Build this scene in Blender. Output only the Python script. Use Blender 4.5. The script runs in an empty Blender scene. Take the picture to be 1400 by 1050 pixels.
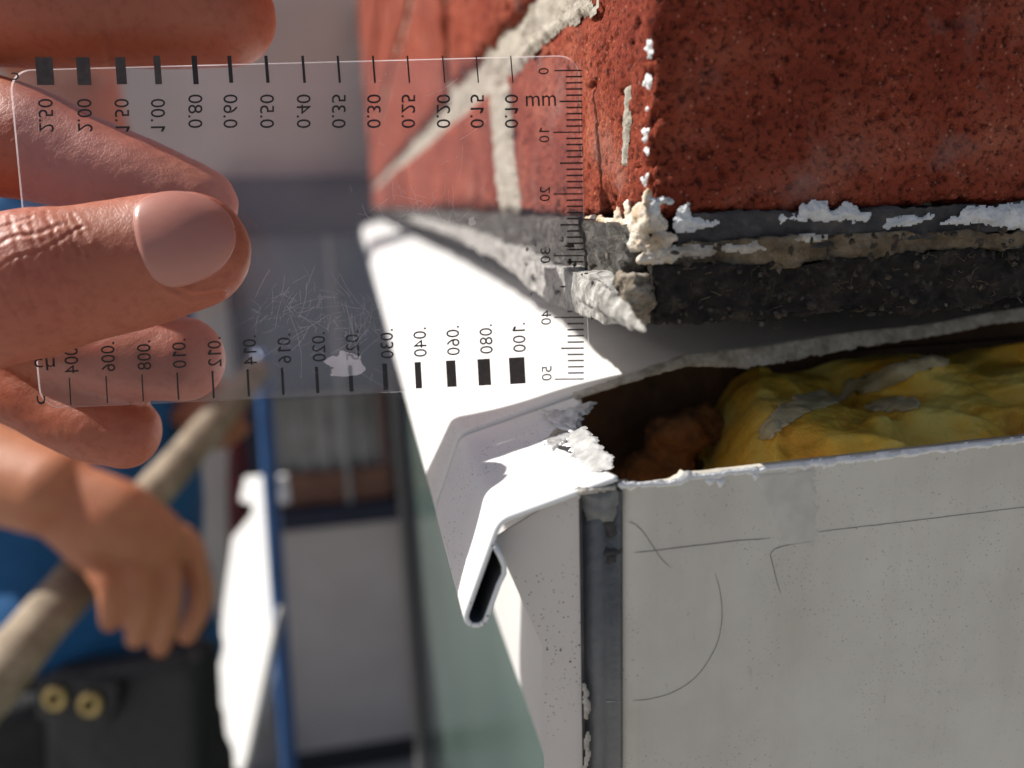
import bpy, bmesh, math, random
import numpy as np
from mathutils import Matrix, Vector
random.seed(3); rng = np.random.default_rng(3)
SC = bpy.context.scene
COL = SC.collection

# ------------------------------------------------------------------ camera
# world frame = the building: X along the shaded wall face, Y along the sunlit face (away), Z up;
# origin = lower outside corner of the corner brick.  Metres.
F = 1057.0
_D = np.array([-215, 242, F]); _D /= np.linalg.norm(_D)
_U = np.array([-150, 4483, -F]); _U -= _D * (_U @ _D); _U /= np.linalg.norm(_U)
_W = np.cross(_U, _D); _W = _W if _W[0] > 0 else -_W
R = np.array([_W, _D, _U])
ZC = .105
CAM = -R @ np.array([185 / F * ZC, 225 / F * ZC, ZC])
cd = bpy.data.cameras.new('camera'); cam = bpy.data.objects.new('camera', cd); COL.objects.link(cam)
M = Matrix.Identity(4)
for i in range(3):
    M[i][0] = R[i, 0]; M[i][1] = R[i, 1]; M[i][2] = -R[i, 2]; M[i][3] = CAM[i]
cam.matrix_world = M
cd.sensor_width = 36; cd.lens = 36 * F / 1400
cd.clip_start = .004; cd.clip_end = 400
cd.dof.use_dof = True; cd.dof.focus_distance = .117; cd.dof.aperture_fstop = 11; cd.dof.aperture_blades = 0
SC.camera = cam

# ------------------------------------------------------------------ light
SUN = np.array([-.67, .25, .70]); SUN /= np.linalg.norm(SUN)
w = bpy.data.worlds.new('World'); SC.world = w; w.use_nodes = True
nt = w.node_tree; bg = nt.nodes['Background']
sky = nt.nodes.new('ShaderNodeTexSky'); sky.sky_type = 'NISHITA'; sky.sun_disc = False
sky.sun_elevation = math.asin(SUN[2]); sky.sun_rotation = math.atan2(SUN[0], SUN[1])
nt.links.new(sky.outputs[0], bg.inputs[0]); bg.inputs[1].default_value = .066
sky.air_density = 1.; sky.dust_density = 3.; sky.ozone_density = .4
sl = bpy.data.lights.new('sun', 'SUN'); sl.energy = 5.0; sl.angle = math.radians(.53); sl.color = (1, .955, .89)
so = bpy.data.objects.new('sun', sl); COL.objects.link(so)
so.rotation_euler = Vector(SUN).to_track_quat('Z', 'Y').to_euler(); so.location = (-1, 0, 3)
SC.view_settings.view_transform = 'Standard'; SC.view_settings.look = 'None'
SC.view_settings.exposure = .36; SC.view_settings.gamma = 1; SC.view_settings.use_curve_mapping = False
SC.cycles.max_bounces = 10; SC.cycles.transparent_max_bounces = 16

# ------------------------------------------------------------------ geometry helpers
def ray(px, py): return R @ np.array([(px - 700) / F, (525 - py) / F, 1.])
def P(px, py, d): return CAM + ray(px, py) * d            # a point at depth d from the lens
def on(px, py, ax, v):                                    # a point on the plane axis = v
    r = ray(px, py); return CAM + r * ((v - CAM[ax]) / r[ax])
def onp(px, py, n, p0):
    r = ray(px, py); return CAM + r * (((np.array(p0) - CAM) @ n) / (r @ n))
def proj(V):
    q = (np.asarray(V) - CAM) @ R
    return 700 + F * q[:, 0] / q[:, 2], 525 - F * q[:, 1] / q[:, 2], q[:, 2]

def _h(i, s):
    n = (i[:, 0] * 374761393 + i[:, 1] * 668265263 + i[:, 2] * 2147483647 + s * 974634777) & 0xffffffff
    n = ((n ^ (n >> 13)) * 1274126177) & 0xffffffff
    n = n ^ (n >> 16)
    return (n & 0xffffff) / float(0xffffff)
def vn(Pt, scale, seed=0):
    p = np.asarray(Pt, float) * scale + 1000.37
    i = np.floor(p).astype(np.int64); f = p - i; u = f * f * (3 - 2 * f); out = 0
    for a in (0, 1):
        for b in (0, 1):
            for c in (0, 1):
                wgt = (u[:, 0] if a else 1 - u[:, 0]) * (u[:, 1] if b else 1 - u[:, 1]) * (u[:, 2] if c else 1 - u[:, 2])
                out = out + wgt * _h(i + np.array([a, b, c]), seed)
    return out * 2 - 1
def fbm(Pt, scale, octv=4, seed=0, gain=.5):
    o = 0; a = 1; t = 0
    for k in range(octv):
        o = o + a * vn(Pt, scale * 2 ** k, seed + k * 17); t += a; a *= gain
    return o / t

def nrm(v):
    v = np.asarray(v, float); return v / np.linalg.norm(v)

def link(name, me, mat, parent=None, smooth=True):
    o = bpy.data.objects.new(name, me); COL.objects.link(o)
    if mat is not None:
        me.materials.clear(); me.materials.append(mat)
    if smooth: me.polygons.foreach_set('use_smooth', np.ones(len(me.polygons), bool))
    if parent is not None:
        o.parent = parent
    return o
def mk(name, V, Fc, mat, parent=None, smooth=True):
    V = np.asarray(V, float)
    if parent is not None: V = V - base_of(parent)
    me = bpy.data.meshes.new(name)
    me.from_pydata(V.tolist(), [], [tuple(int(i) for i in f) for f in Fc])
    me.update()
    return link(name, me, mat, parent, smooth)
def base_of(p):
    t = np.zeros(3)
    while p is not None:
        t += np.array(p.location); p = p.parent
    return t
def thing(name, label, cat, loc=(0, 0, 0), group=None):
    o = bpy.data.objects.new(name, None); COL.objects.link(o); o.location = loc; o.empty_display_size = .02
    o['label'] = label; o['category'] = cat
    if group: o['group'] = group
    return o
def tag(o, label=None, cat=None, kind=None):
    if label: o['label'] = label
    if cat: o['category'] = cat
    if kind: o['kind'] = kind
    return o

def grid_faces(n, m, closed=False, off=0):
    Fc = []
    for i in range(n - 1):
        for j in range(m if closed else m - 1):
            a = i * m + j; b = i * m + (j + 1) % m
            Fc.append((off + a, off + b, off + b + m, off + a + m))
    return Fc
def vnormals(V, Fc):
    Fa = np.array([f[:3] for f in Fc]); N = np.zeros_like(V)
    n = np.cross(V[Fa[:, 1]] - V[Fa[:, 0]], V[Fa[:, 2]] - V[Fa[:, 0]])
    Fq = [f for f in Fc]
    arr = np.array([f if len(f) == 4 else (f[0], f[1], f[2], f[2]) for f in Fq])
    n4 = np.cross(V[arr[:, 2]] - V[arr[:, 0]], V[arr[:, 3]] - V[arr[:, 1]])
    for k in range(4): np.add.at(N, arr[:, k], n4)
    l = np.linalg.norm(N, axis=1); l[l == 0] = 1
    return N / l[:, None]
def loft(rows, cap=True):
    """rows: list of closed loops (M x 3)"""
    n = len(rows); m = len(rows[0]); V = np.concatenate(rows)
    Fc = grid_faces(n, m, True)
    if cap:
        V = np.concatenate([V, [np.mean(rows[0], 0)], [np.mean(rows[-1], 0)]])
        a = n * m
        for j in range(m):
            Fc.append((a, (j + 1) % m, j)); Fc.append((a + 1, (n - 1) * m + j, (n - 1) * m + (j + 1) % m))
    return V, Fc
def cr(pts, n):
    """catmull-rom through pts (k x d), n samples"""
    p = np.asarray(pts, float); p = np.vstack([2 * p[0] - p[1], p, 2 * p[-1] - p[-2]])
    k = len(p) - 3; out = []
    for t in np.linspace(0, k - 1e-9, n):
        i = int(t); u = t - i; a, b, c, d = p[i:i + 4]
        out.append(.5 * ((2 * b) + (-a + c) * u + (2 * a - 5 * b + 4 * c - d) * u * u + (-a + 3 * b - 3 * c + d) * u ** 3))
    return np.array(out)
def box(lo, hi):
    (a, b, c), (d, e, f) = lo, hi
    V = [(a, b, c), (d, b, c), (d, e, c), (a, e, c), (a, b, f), (d, b, f), (d, e, f), (a, e, f)]
    return np.array(V), [(0, 3, 2, 1), (4, 5, 6, 7), (0, 1, 5, 4), (1, 2, 6, 5), (2, 3, 7, 6), (3, 0, 4, 7)]
def bev(o, wd, seg=2):
    m = o.modifiers.new('bevel', 'BEVEL'); m.width = wd; m.segments = seg; m.limit_method = 'ANGLE'; return o
def bxo(name, lo, hi, mat, parent=None, bevel=.002):
    V, Fc = box(lo, hi); o = mk(name, V, Fc, mat, parent, False)
    if bevel: bev(o, bevel)
    return o
def tube(name, pts, radii, mat, parent=None, m=16, n=40, rough=0, ell=1., seed=1, upv=None):
    c = cr(pts, n); r = cr(np.asarray(radii, float)[:, None], n)[:, 0]
    T = np.gradient(c, axis=0); T /= np.linalg.norm(T, axis=1)[:, None]
    up = np.array([0, 0, 1.]) if upv is None else np.asarray(upv, float)
    rows = []
    for i in range(n):
        a = np.cross(T[i], up); a /= np.linalg.norm(a); b = np.cross(a, T[i])
        th = np.linspace(0, 2 * np.pi, m, endpoint=False)
        rows.append(c[i] + r[i] * (np.cos(th)[:, None] * a + ell * np.sin(th)[:, None] * b))
    V, Fc = loft(rows)
    if rough: V = V + vnormals(V, Fc) * (fbm(V, .4 / max(r.mean(), 1e-4), 3, seed) * rough)[:, None]
    return mk(name, V, Fc, mat, parent)
def inside(px, py, poly):
    x, y = np.asarray(px), np.asarray(py); c = np.zeros(x.shape, bool); n = len(poly)
    for i in range(n):
        x1, y1 = poly[i]; x2, y2 = poly[(i + 1) % n]
        if y1 == y2: continue
        t = (y1 > y) != (y2 > y)
        c ^= t & (x < (x2 - x1) * (y - y1) / (y2 - y1) + x1)
    return c
def edist(x, y, poly):
    d = np.full(x.shape, 1e9); n = len(poly)
    for i in range(n):
        a = np.array(poly[i]); b = np.array(poly[(i + 1) % n]); ab = b - a; L = max(ab @ ab, 1e-12)
        t = np.clip(((x - a[0]) * ab[0] + (y - a[1]) * ab[1]) / L, 0, 1)
        d = np.minimum(d, np.hypot(x - a[0] - t * ab[0], y - a[1] - t * ab[1]))
    return d
def crust(name, poly3, n, mat, parent, h=.0006, step=.00025, jag=.0006, seed=1, rough=.4, scale=900, lift=0.):
    """a lumpy flake / smear lying on a plane: poly3 outline (3-D, coplanar), n outward normal"""
    poly3 = np.asarray(poly3, float); n = nrm(n); o = poly3[0]
    u = nrm(np.cross(n, [0, 0, 1.]) if abs(n[2]) < .9 else np.cross(n, [0, 1., 0])); v = np.cross(n, u)
    p2 = np.stack([(poly3 - o) @ u, (poly3 - o) @ v], 1)
    lo = p2.min(0) - 2 * step - jag; hi = p2.max(0) + 2 * step + jag
    xs = np.arange(lo[0], hi[0], step); ys = np.arange(lo[1], hi[1], step)
    X, Y = np.meshgrid(xs, ys, indexing='ij'); X = X.ravel(); Y = Y.ravel()
    G = o + X[:, None] * u + Y[:, None] * v
    Xj = X + jag * fbm(G, 700, 4, seed, .7); Yj = Y + jag * fbm(G, 700, 4, seed + 5, .7)
    ins = inside(Xj, Yj, p2.tolist()); d = np.where(ins, edist(Xj, Yj, p2.tolist()), 0)
    hh = np.where(ins, np.minimum(d * .75, h) * (1 + rough * fbm(G, scale, 4, seed + 9)), -.00012) + lift
    V = G + hh[:, None] * n
    nx, ny = len(xs), len(ys); I = ins.reshape(nx, ny); Fc = []
    for i in range(nx - 1):
        for j in range(ny - 1):
            if I[i, j] or I[i + 1, j] or I[i, j + 1] or I[i + 1, j + 1]:
                Fc.append((i * ny + j, (i + 1) * ny + j, (i + 1) * ny + j + 1, i * ny + j + 1))
    used = np.unique(np.array(Fc)); mp = -np.ones(len(V), int); mp[used] = np.arange(len(used))
    return mk(name, V[used], mp[np.array(Fc)], mat, parent)
def remesh(parts, voxel, smooth_it=4, sub=0):
    """voxel union of closed meshes (list of (V, F)) -> (V, F)"""
    V = []; Fc = []; off = 0
    for v, f in parts:
        V.append(v); Fc += [tuple(i + off for i in q) for q in f]; off += len(v)
    me = bpy.data.meshes.new('union'); me.from_pydata(np.concatenate(V).tolist(), [], Fc); me.update()
    bm = bmesh.new(); bm.from_mesh(me); bmesh.ops.recalc_face_normals(bm, faces=bm.faces); bm.to_mesh(me); bm.free()
    o = bpy.data.objects.new('union', me); COL.objects.link(o)
    m = o.modifiers.new('r', 'REMESH'); m.mode = 'VOXEL'; m.voxel_size = voxel
    if smooth_it:
        s = o.modifiers.new('s', 'SMOOTH'); s.iterations = smooth_it; s.factor = .5
    if sub:
        q = o.modifiers.new('q', 'SUBSURF'); q.levels = sub; q.render_levels = sub
    dg = bpy.context.evaluated_depsgraph_get()
    m2 = bpy.data.meshes.new_from_object(o.evaluated_get(dg))
    bpy.data.objects.remove(o)
    V = np.empty(len(m2.vertices) * 3); m2.vertices.foreach_get('co', V); V = V.reshape(-1, 3)
    Fq = [tuple(p.vertices) for p in m2.polygons]
    bpy.data.meshes.remove(m2); bpy.data.meshes.remove(me)
    return V, Fq
def ellip(c, r, m=20, n=12, axes=None):
    A = np.eye(3) if axes is None else np.asarray(axes); rows = []
    for t in np.linspace(.02, np.pi - .02, n):
        th = np.linspace(0, 2 * np.pi, m, endpoint=False)
        q = np.stack([np.sin(t) * np.cos(th) * r[0], np.sin(t) * np.sin(th) * r[1], np.full(m, np.cos(t) * r[2])], 1)
        rows.append(np.asarray(c) + q @ A)
    return loft(rows)
def limb(pts, radii, ell=.88, m=22, n=44, bdir=None, tip=True, tiplen=.95):
    """closed tapering limb; returns V, F plus centre line, tangents, frames, radii"""
    c = cr(pts, n); r = cr(np.asarray(radii, float)[:, None], n)[:, 0]
    if tip:
        T = nrm(c[-1] - c[-2]); r1 = r[-1]; k = np.linspace(0, 1, 18)[1:]
        s = np.sin(k * np.pi / 2)
        c = np.vstack([c, c[-1] + np.outer(s * r1 * tiplen, T)]); r = np.concatenate([r, np.maximum(r1 * np.cos(k * np.pi / 2), r1 * .03)])
    T = np.gradient(c, axis=0); T /= np.linalg.norm(T, axis=1)[:, None]
    rows = []; A = []; B = []
    for i in range(len(c)):
        bd = (R[:, 2] * -1.) if bdir is None else np.asarray(bdir, float)   # default: the flat side faces the lens
        b = bd - T[i] * (bd @ T[i]); b /= np.linalg.norm(b); a = np.cross(b, T[i])
        th = np.linspace(0, 2 * np.pi, m, endpoint=False)
        rows.append(c[i] + r[i] * (np.cos(th)[:, None] * a + ell * np.sin(th)[:, None] * b)); A.append(a); B.append(b)
    V, Fc = loft(rows)
    return V, Fc, c, np.array(A), np.array(B), r

# ------------------------------------------------------------------ materials
class NT:
    def __init__(s, name):
        s.m = bpy.data.materials.new(name); s.m.use_nodes = True; s.t = s.m.node_tree; s.n = s.t.nodes
        s.b = s.n['Principled BSDF']; s.geo = s.n.new('ShaderNodeNewGeometry')
    def l(s, a, b): s.t.links.new(a, b)
    def noise(s, scale, detail=5, rough=.55, dist=0, vec=None):
        n = s.n.new('ShaderNodeTexNoise'); n.inputs['Scale'].default_value = scale; n.inputs['Detail'].default_value = detail
        n.inputs['Roughness'].default_value = rough; n.inputs['Distortion'].default_value = dist
        s.l(vec if vec is not None else s.geo.outputs['Position'], n.inputs['Vector']); return n.outputs['Fac']
    def voro(s, scale, feat='F1', rnd=1.):
        n = s.n.new('ShaderNodeTexVoronoi'); n.feature = feat; n.inputs['Scale'].default_value = scale; n.inputs['Randomness'].default_value = rnd
        s.l(s.geo.outputs['Position'], n.inputs['Vector']); return n.outputs['Distance']
    def mapped(s, sc, rot=(0, 0, 0)):
        n = s.n.new('ShaderNodeMapping'); n.inputs['Scale'].default_value = sc; n.inputs['Rotation'].default_value = rot
        s.l(s.geo.outputs['Position'], n.inputs['Vector']); return n.outputs[0]
    def ramp(s, fac, stops):
        n = s.n.new('ShaderNodeValToRGB'); e = n.color_ramp.elements
        while len(e) < len(stops): e.new(.5)
        for k, (p, c) in enumerate(stops):
            e[k].position = p; e[k].color = (*c, 1) if not isinstance(c, (int, float)) else (c, c, c, 1)
        s.l(fac, n.inputs[0]); return n.outputs[0]
    def mix(s, fac, a, b, mode='MIX'):
        n = s.n.new('ShaderNodeMix'); n.data_type = 'RGBA'; n.blend_type = mode
        for i, v in ((0, fac), (6, a), (7, b)):
            if hasattr(v, 'default_value') or hasattr(v, 'is_linked'): s.l(v, n.inputs[i])
            elif i == 0: n.inputs[0].default_value = v
            else: n.inputs[i].default_value = (*v, 1)
        return n.outputs[2]
    def math(s, op, a, b=0.):
        n = s.n.new('ShaderNodeMath'); n.operation = op
        for i, v in ((0, a), (1, b)):
            if isinstance(v, (int, float)): n.inputs[i].default_value = v
            else: s.l(v, n.inputs[i])
        return n.outputs[0]
    def bump(s, h, dist, strength=1., prev=None):
        n = s.n.new('ShaderNodeBump'); n.inputs['Distance'].default_value = dist; n.inputs['Strength'].default_value = strength
        s.l(h, n.inputs['Height'])
        if prev is not None: s.l(prev, n.inputs['Normal'])
        s.l(n.outputs[0], s.b.inputs['Normal']); return n.outputs[0]
    def col(s, c):
        if isinstance(c, tuple): s.b.inputs['Base Color'].default_value = (*c, 1)
        else: s.l(c, s.b.inputs['Base Color'])
    def set(s, **k):
        for a, v in k.items():
            i = s.b.inputs[a.replace('_', ' ')]
            if hasattr(v, 'is_linked'): s.l(v, i)
            else: i.default_value = v
        return s

def simple(name, c1, c2=None, scale=200, rough=.6, bump=0, bscale=None, metal=0, detail=5, spec=.5):
    t = NT(name)
    if c2 is not None: t.col(t.ramp(t.noise(scale, detail), [(.35, c1), (.65, c2)]))
    else: t.col(c1)
    t.set(Roughness=rough, Metallic=metal); t.b.inputs['Specular IOR Level'].default_value = spec
    if bump: t.bump(t.noise(bscale or scale * 2, 6, .6), bump)
    return t.m

def brick_mat():
    t = NT('brick_red')
    a = t.ramp(t.noise(60, 6, .6), [(.3, (.215, .030, .015)), (.5, (.335, .063, .030)), (.75, (.50, .15, .088))])
    pit = t.ramp(t.noise(1000, 4, .65), [(.34, (.12, .06, .05)), (.50, (1, 1, 1))])
    b = t.mix(.85, a, pit, 'MULTIPLY')
    grit = t.ramp(t.voro(700), [(.08, (.62, .36, .26)), (.20, (0, 0, 0))])
    b = t.mix(.35, b, grit, 'ADD')
    b = t.mix(.55, b, t.ramp(t.noise(22, 5, .6), [(.30, (.52, .48, .48)), (.60, (1, 1, 1))]), 'MULTIPLY')
    sm = t.ramp(t.noise(1., 6, .62, 0, t.mapped((70, 70, 70))), [(.56, 0.), (.74, .6)])
    b = t.mix(sm, b, (.34, .20, .17))
    t.col(b); t.set(Roughness=.92); t.b.inputs['Specular IOR Level'].default_value = .25
    p = t.bump(t.noise(1300, 5, .7), .0009, 1.)
    return t.m
M_BRICK = brick_mat()
def mortar_mat():
    t = NT('mortar'); a = t.ramp(t.noise(90, 6, .65), [(.3, (.36, .32, .26)), (.7, (.58, .54, .46))])
    s = t.ramp(t.noise(1500, 3, .6), [(.32, (.25, .22, .18)), (.45, (1, 1, 1))])
    t.col(t.mix(.7, a, s, 'MULTIPLY')); t.set(Roughness=.95); t.bump(t.noise(1200, 5, .7), .0008, .9); return t.m
M_MORTAR = mortar_mat()
def paint_mat(name, c1, c2, sp=.5):
    """white coated sheet metal with specks of dirt"""
    t = NT(name); a = t.ramp(t.noise(40, 5, .6), [(.3, c1), (.7, c2)])
    d = t.mix(.999, t.ramp(t.voro(620), [(.085, (.0, .0, .0)), (.12, (1, 1, 1))]), t.ramp(t.voro(1500), [(.13, (.0, .0, .0)), (.19, (1, 1, 1))]), 'MULTIPLY')
    msk = t.ramp(t.noise(55, 4, .65), [(.46, 1.), (.54, 0.)])
    dd = t.mix(msk, d, (1, 1, 1))
    a = t.mix(sp, a, dd, 'MULTIPLY'); t.col(a); t.set(Roughness=t.ramp(t.noise(150, 5), [(.3, .32), (.7, .5)]))
    t.bump(t.noise(500, 4, .5), .0001, .25); return t.m
M_SILL = paint_mat('white_coated_metal', (.80, .81, .81), (.86, .86, .85), .8)
M_PANEL = paint_mat('grey_coated_panel', (.62, .588, .515), (.70, .665, .585), .35)
def soil(m):
    t = m.node_tree; b = t.nodes['Principled BSDF']; src = b.inputs['Base Color'].links[0].from_socket
    geo = t.nodes.new('ShaderNodeNewGeometry')
    def layer(src, sc, mapv, lo, hi, dark):
        mp = t.nodes.new('ShaderNodeMapping'); mp.inputs['Scale'].default_value = mapv; t.links.new(geo.outputs['Position'], mp.inputs[0])
        n = t.nodes.new('ShaderNodeTexNoise'); n.inputs['Scale'].default_value = sc; n.inputs['Detail'].default_value = 7; n.inputs['Roughness'].default_value = .62; t.links.new(mp.outputs[0], n.inputs['Vector'])
        r = t.nodes.new('ShaderNodeValToRGB'); r.color_ramp.elements[0].position = lo; r.color_ramp.elements[0].color = (*dark, 1); r.color_ramp.elements[1].position = hi; r.color_ramp.elements[1].color = (1, 1, 1, 1)
        t.links.new(n.outputs['Fac'], r.inputs[0]); x = t.nodes.new('ShaderNodeMix'); x.data_type = 'RGBA'; x.blend_type = 'MULTIPLY'; x.inputs[0].default_value = 1
        t.links.new(src, x.inputs[6]); t.links.new(r.outputs[0], x.inputs[7]); return x.outputs[2]
    src = layer(src, 1., (160, 160, 14), .30, .52, (.945, .94, .93))      # rain runs
    src = layer(src, 34, (1, 1, 1), .34, .56, (.88, .87, .85))           # smudges
    src = layer(src, 700, (1, 1, .25), .26, .36, (.72, .70, .67))        # fine scuffs
    t.links.new(src, b.inputs['Base Color'])
soil(M_PANEL)
M_FLANGE = paint_mat('pale_grey_flange', (.60, .55, .51), (.68, .63, .585), .9)
M_BARE = simple('bare_aluminium', (.45, .45, .45), (.72, .72, .72), 600, .42, .0003, 900, .6)
M_CHIP = simple('chipped_white_coating', (.72, .72, .72), (.85, .85, .86), 500, .55, .0004, 900)
M_FLAKE = simple('torn_grey_coating', (.30, .30, .295), (.52, .52, .51), 420, .6, .0003, 900)
M_GASKET = simple('dark_gasket_rubber', (.14, .138, .134), (.215, .21, .20), 90, .55, .0003, 500)
M_PLUG = simple('dusty_plug_plastic', (.16, .165, .16), (.25, .25, .235), 500, .6, .0003, 900)
M_WPAINT = simple('white_paint_residue', (.58, .60, .62), (.80, .80, .80), 500, .75, .0006, 1100)
M_CREAM = simple('cream_filler', (.50, .36, .22), (.80, .75, .66), 330, .75, .0006, 900)
def layered(name, stops, sc=250, b=.0008, r=.9, bs=900):
    t = NT(name); t.col(t.ramp(t.noise(sc, 7, .65), stops)); t.set(Roughness=r); t.bump(t.noise(bs, 6, .7), b, .9); return t.m
M_DARKMASTIC = layered('dark_mastic', [(.3, (.028, .027, .030)), (.55, (.065, .06, .06)), (.72, (.14, .12, .11))], 200, .0008, .7)
M_TAN = layered('tan_fibre', [(.28, (.05, .035, .02)), (.48, (.20, .145, .085)), (.7, (.36, .29, .20))], 300, .001)
M_FELT = layered('black_felt', [(.3, (.007, .0055, .0042)), (.55, (.022, .017, .013)), (.75, (.085, .066, .05))], 420, .0012, .95, 700)
M_GREYMASTIC = layered('grey_mastic', [(.30, (.014, .012, .010)), (.52, (.055, .050, .041)), (.76, (.24, .225, .20))], 330, .0014, .5, 600)
M_LIP = layered('pale_mastic_lip', [(.28, (.08, .077, .07)), (.46, (.34, .33, .305)), (.66, (.70, .69, .66))], 380, .0012, .45, 600)
M_RUBBLE = layered('brown_rubble', [(.3, (.05, .042, .032)), (.5, (.28, .23, .17)), (.7, (.55, .50, .42))], 500, .0012, .8, 900)
M_EDGE = layered('ragged_edge_residue', [(.3, (.30, .265, .21)), (.52, (.58, .53, .46)), (.72, (.80, .78, .74))], 380, .0008, .8, 800)
M_PENCIL = simple('pencil_graphite', (.17, .165, .16), (.30, .29, .27), 1500, .6)
M_SMUDGE = simple('tape_residue', (.52, .495, .435), (.64, .61, .54), 260, .75)
def foam_mat():
    t = NT('yellow_foam'); a = t.ramp(t.noise(70, 6, .6), [(.28, (.74, .30, .025)), (.45, (.96, .56, .06)), (.66, (.98, .76, .20))])
    t.col(a); t.set(Roughness=.6, Subsurface_Weight=.12, Subsurface_Scale=.001); t.b.inputs['Subsurface Radius'].default_value = (1., .6, .15)
    t.bump(t.noise(420, 6, .7), .0009, .8); return t.m
M_FOAM = foam_mat()
M_BROWNFOAM = simple('shade_brown_foam', (.15, .055, .016), (.30, .12, .035), 150, .9, .0015, 300)  # foam in the deep recess, its shade put into a dark brown
M_FOIL = simple('grey_foil_skin', (.50, .39, .20), (.72, .61, .38), 160, .55, .0006, 500)
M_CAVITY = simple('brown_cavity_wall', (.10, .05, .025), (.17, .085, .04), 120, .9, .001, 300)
def skin_mat(name, base, pink, deep, sss=.35, sc=.0012):
    t = NT(name)
    a = t.ramp(t.noise(75, 4, .6), [(.3, base), (.7, pink)])
    v = t.ramp(t.noise(600, 4, .6), [(.35, deep), (.5, (1, 1, 1))])
    bl = t.ramp(t.noise(28, 4, .6), [(.35, (.86, .66, .58)), (.62, (1.05, 1.04, 1.0))])
    t.col(t.mix(.7, t.mix(.28, a, v, 'MULTIPLY'), bl, 'MULTIPLY'))
    t.set(Roughness=t.ramp(t.noise(500, 4), [(.3, .44), (.7, .56)]), Subsurface_Weight=sss, Subsurface_Scale=sc)
    t.b.inputs['Subsurface Radius'].default_value = (3.2, 1.0, .55)
    c = t.n.new('ShaderNodeTexVoronoi'); c.feature = 'DISTANCE_TO_EDGE'; c.inputs['Scale'].default_value = 1500
    t.l(t.mapped((1, 1, 1), (.3, .2, .1)), c.inputs['Vector'])
    e = t.ramp(c.outputs['Distance'], [(0., 0.), (.12, 1.)])
    p = t.bump(e, .00005, .35); t.bump(t.noise(260, 4, .5), .0003, .3, p)
    return t.m
M_SKIN = skin_mat('photographer_skin', (.37, .118, .060), (.41, .108, .064), (.62, .25, .2))
M_SKIN2 = skin_mat('worker_skin', (.46, .19, .095), (.50, .21, .11), (.6, .3, .2), .15, .001)
def nail_mat():
    t = NT('thumb_nail'); t.col(t.ramp(t.noise(60, 3), [(.3, (.42, .165, .125)), (.7, (.47, .195, .155))]))
    t.set(Roughness=.28, Subsurface_Weight=.3, Subsurface_Scale=.001); t.b.inputs['Subsurface Radius'].default_value = (2, .8, .5)
    t.bump(t.noise(1., 3, .5, 0, t.mapped((300, 300, 1600), (0, .25, 0))), .00006, .4); return t.m
M_NAIL = nail_mat()
M_INK = simple('printed_black_ink', (.018, .014, .014), None, rough=.5)
M_INKBAR = simple('backlit_bar_ink', (.045, .033, .028), (.075, .056, .048), 900, .45)  # brown of light coming through the wide bars, put into the ink
def card_mat(name, haze, tint=(.97, .965, .97)):
    """thin clear plastic: see-through, fresnel gloss and a faint milky haze of fine scratches"""
    m = bpy.data.materials.new(name); m.use_nodes = True; t = m.node_tree; N = t.nodes; N.clear()
    out = N.new('ShaderNodeOutputMaterial'); tr = N.new('ShaderNodeBsdfTransparent'); tr.inputs[0].default_value = (*tint, 1)
    df = N.new('ShaderNodeBsdfDiffuse'); df.inputs[0].default_value = (.75, .72, .76, 1)
    tl = N.new('ShaderNodeBsdfTranslucent'); tl.inputs[0].default_value = (.80, .76, .80, 1)
    a = N.new('ShaderNodeAddShader'); t.links.new(df.outputs[0], a.inputs[0]); t.links.new(tl.outputs[0], a.inputs[1])
    gl = N.new('ShaderNodeBsdfGlossy'); gl.inputs['Roughness'].default_value = .06
    geo = N.new('ShaderNodeNewGeometry'); ns = N.new('ShaderNodeTexNoise'); ns.inputs['Scale'].default_value = 55; ns.inputs['Detail'].default_value = 6
    t.links.new(geo.outputs['Position'], ns.inputs['Vector'])
    mr = N.new('ShaderNodeMapRange'); mr.inputs[1].default_value = .3; mr.inputs[2].default_value = .75; mr.inputs[3].default_value = haze * .6; mr.inputs[4].default_value = haze * 1.5
    t.links.new(ns.outputs['Fac'], mr.inputs[0])
    m1 = N.new('ShaderNodeMixShader'); t.links.new(mr.outputs[0], m1.inputs[0]); t.links.new(tr.outputs[0], m1.inputs[1]); t.links.new(a.outputs[0], m1.inputs[2])
    fr = N.new('ShaderNodeFresnel'); fr.inputs[0].default_value = 1.33
    m2 = N.new('ShaderNodeMixShader'); t.links.new(fr.outputs[0], m2.inputs[0]); t.links.new(m1.outputs[0], m2.inputs[1]); t.links.new(gl.outputs[0], m2.inputs[2])
    t.links.new(m2.outputs[0], out.inputs[0]); return m
M_CARD = card_mat('clear_plastic', .030)
M_CARDEDGE = card_mat('clear_plastic_edge', .26)
M_SCRATCH = card_mat('scratch_white', .26)
M_SCUFF = card_mat('scuff_white', .34)

# ------------------------------------------------------------------ ground
def ground():
    n = 60; g = np.linspace(-1, 1, n); g = np.sign(g) * np.abs(g) ** 2.5 * 150
    X, Y = np.meshgrid(g, g, indexing='ij'); V = np.stack([X.ravel(), Y.ravel(), np.full(X.size, GZ)], 1)
    tag(mk('ground', V, grid_faces(n, n), simple('concrete_ground', (.26, .25, .24), (.36, .35, .33), 3, .9, .004, 40)), kind='structure')
GZ = -1.42
ground()

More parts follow.
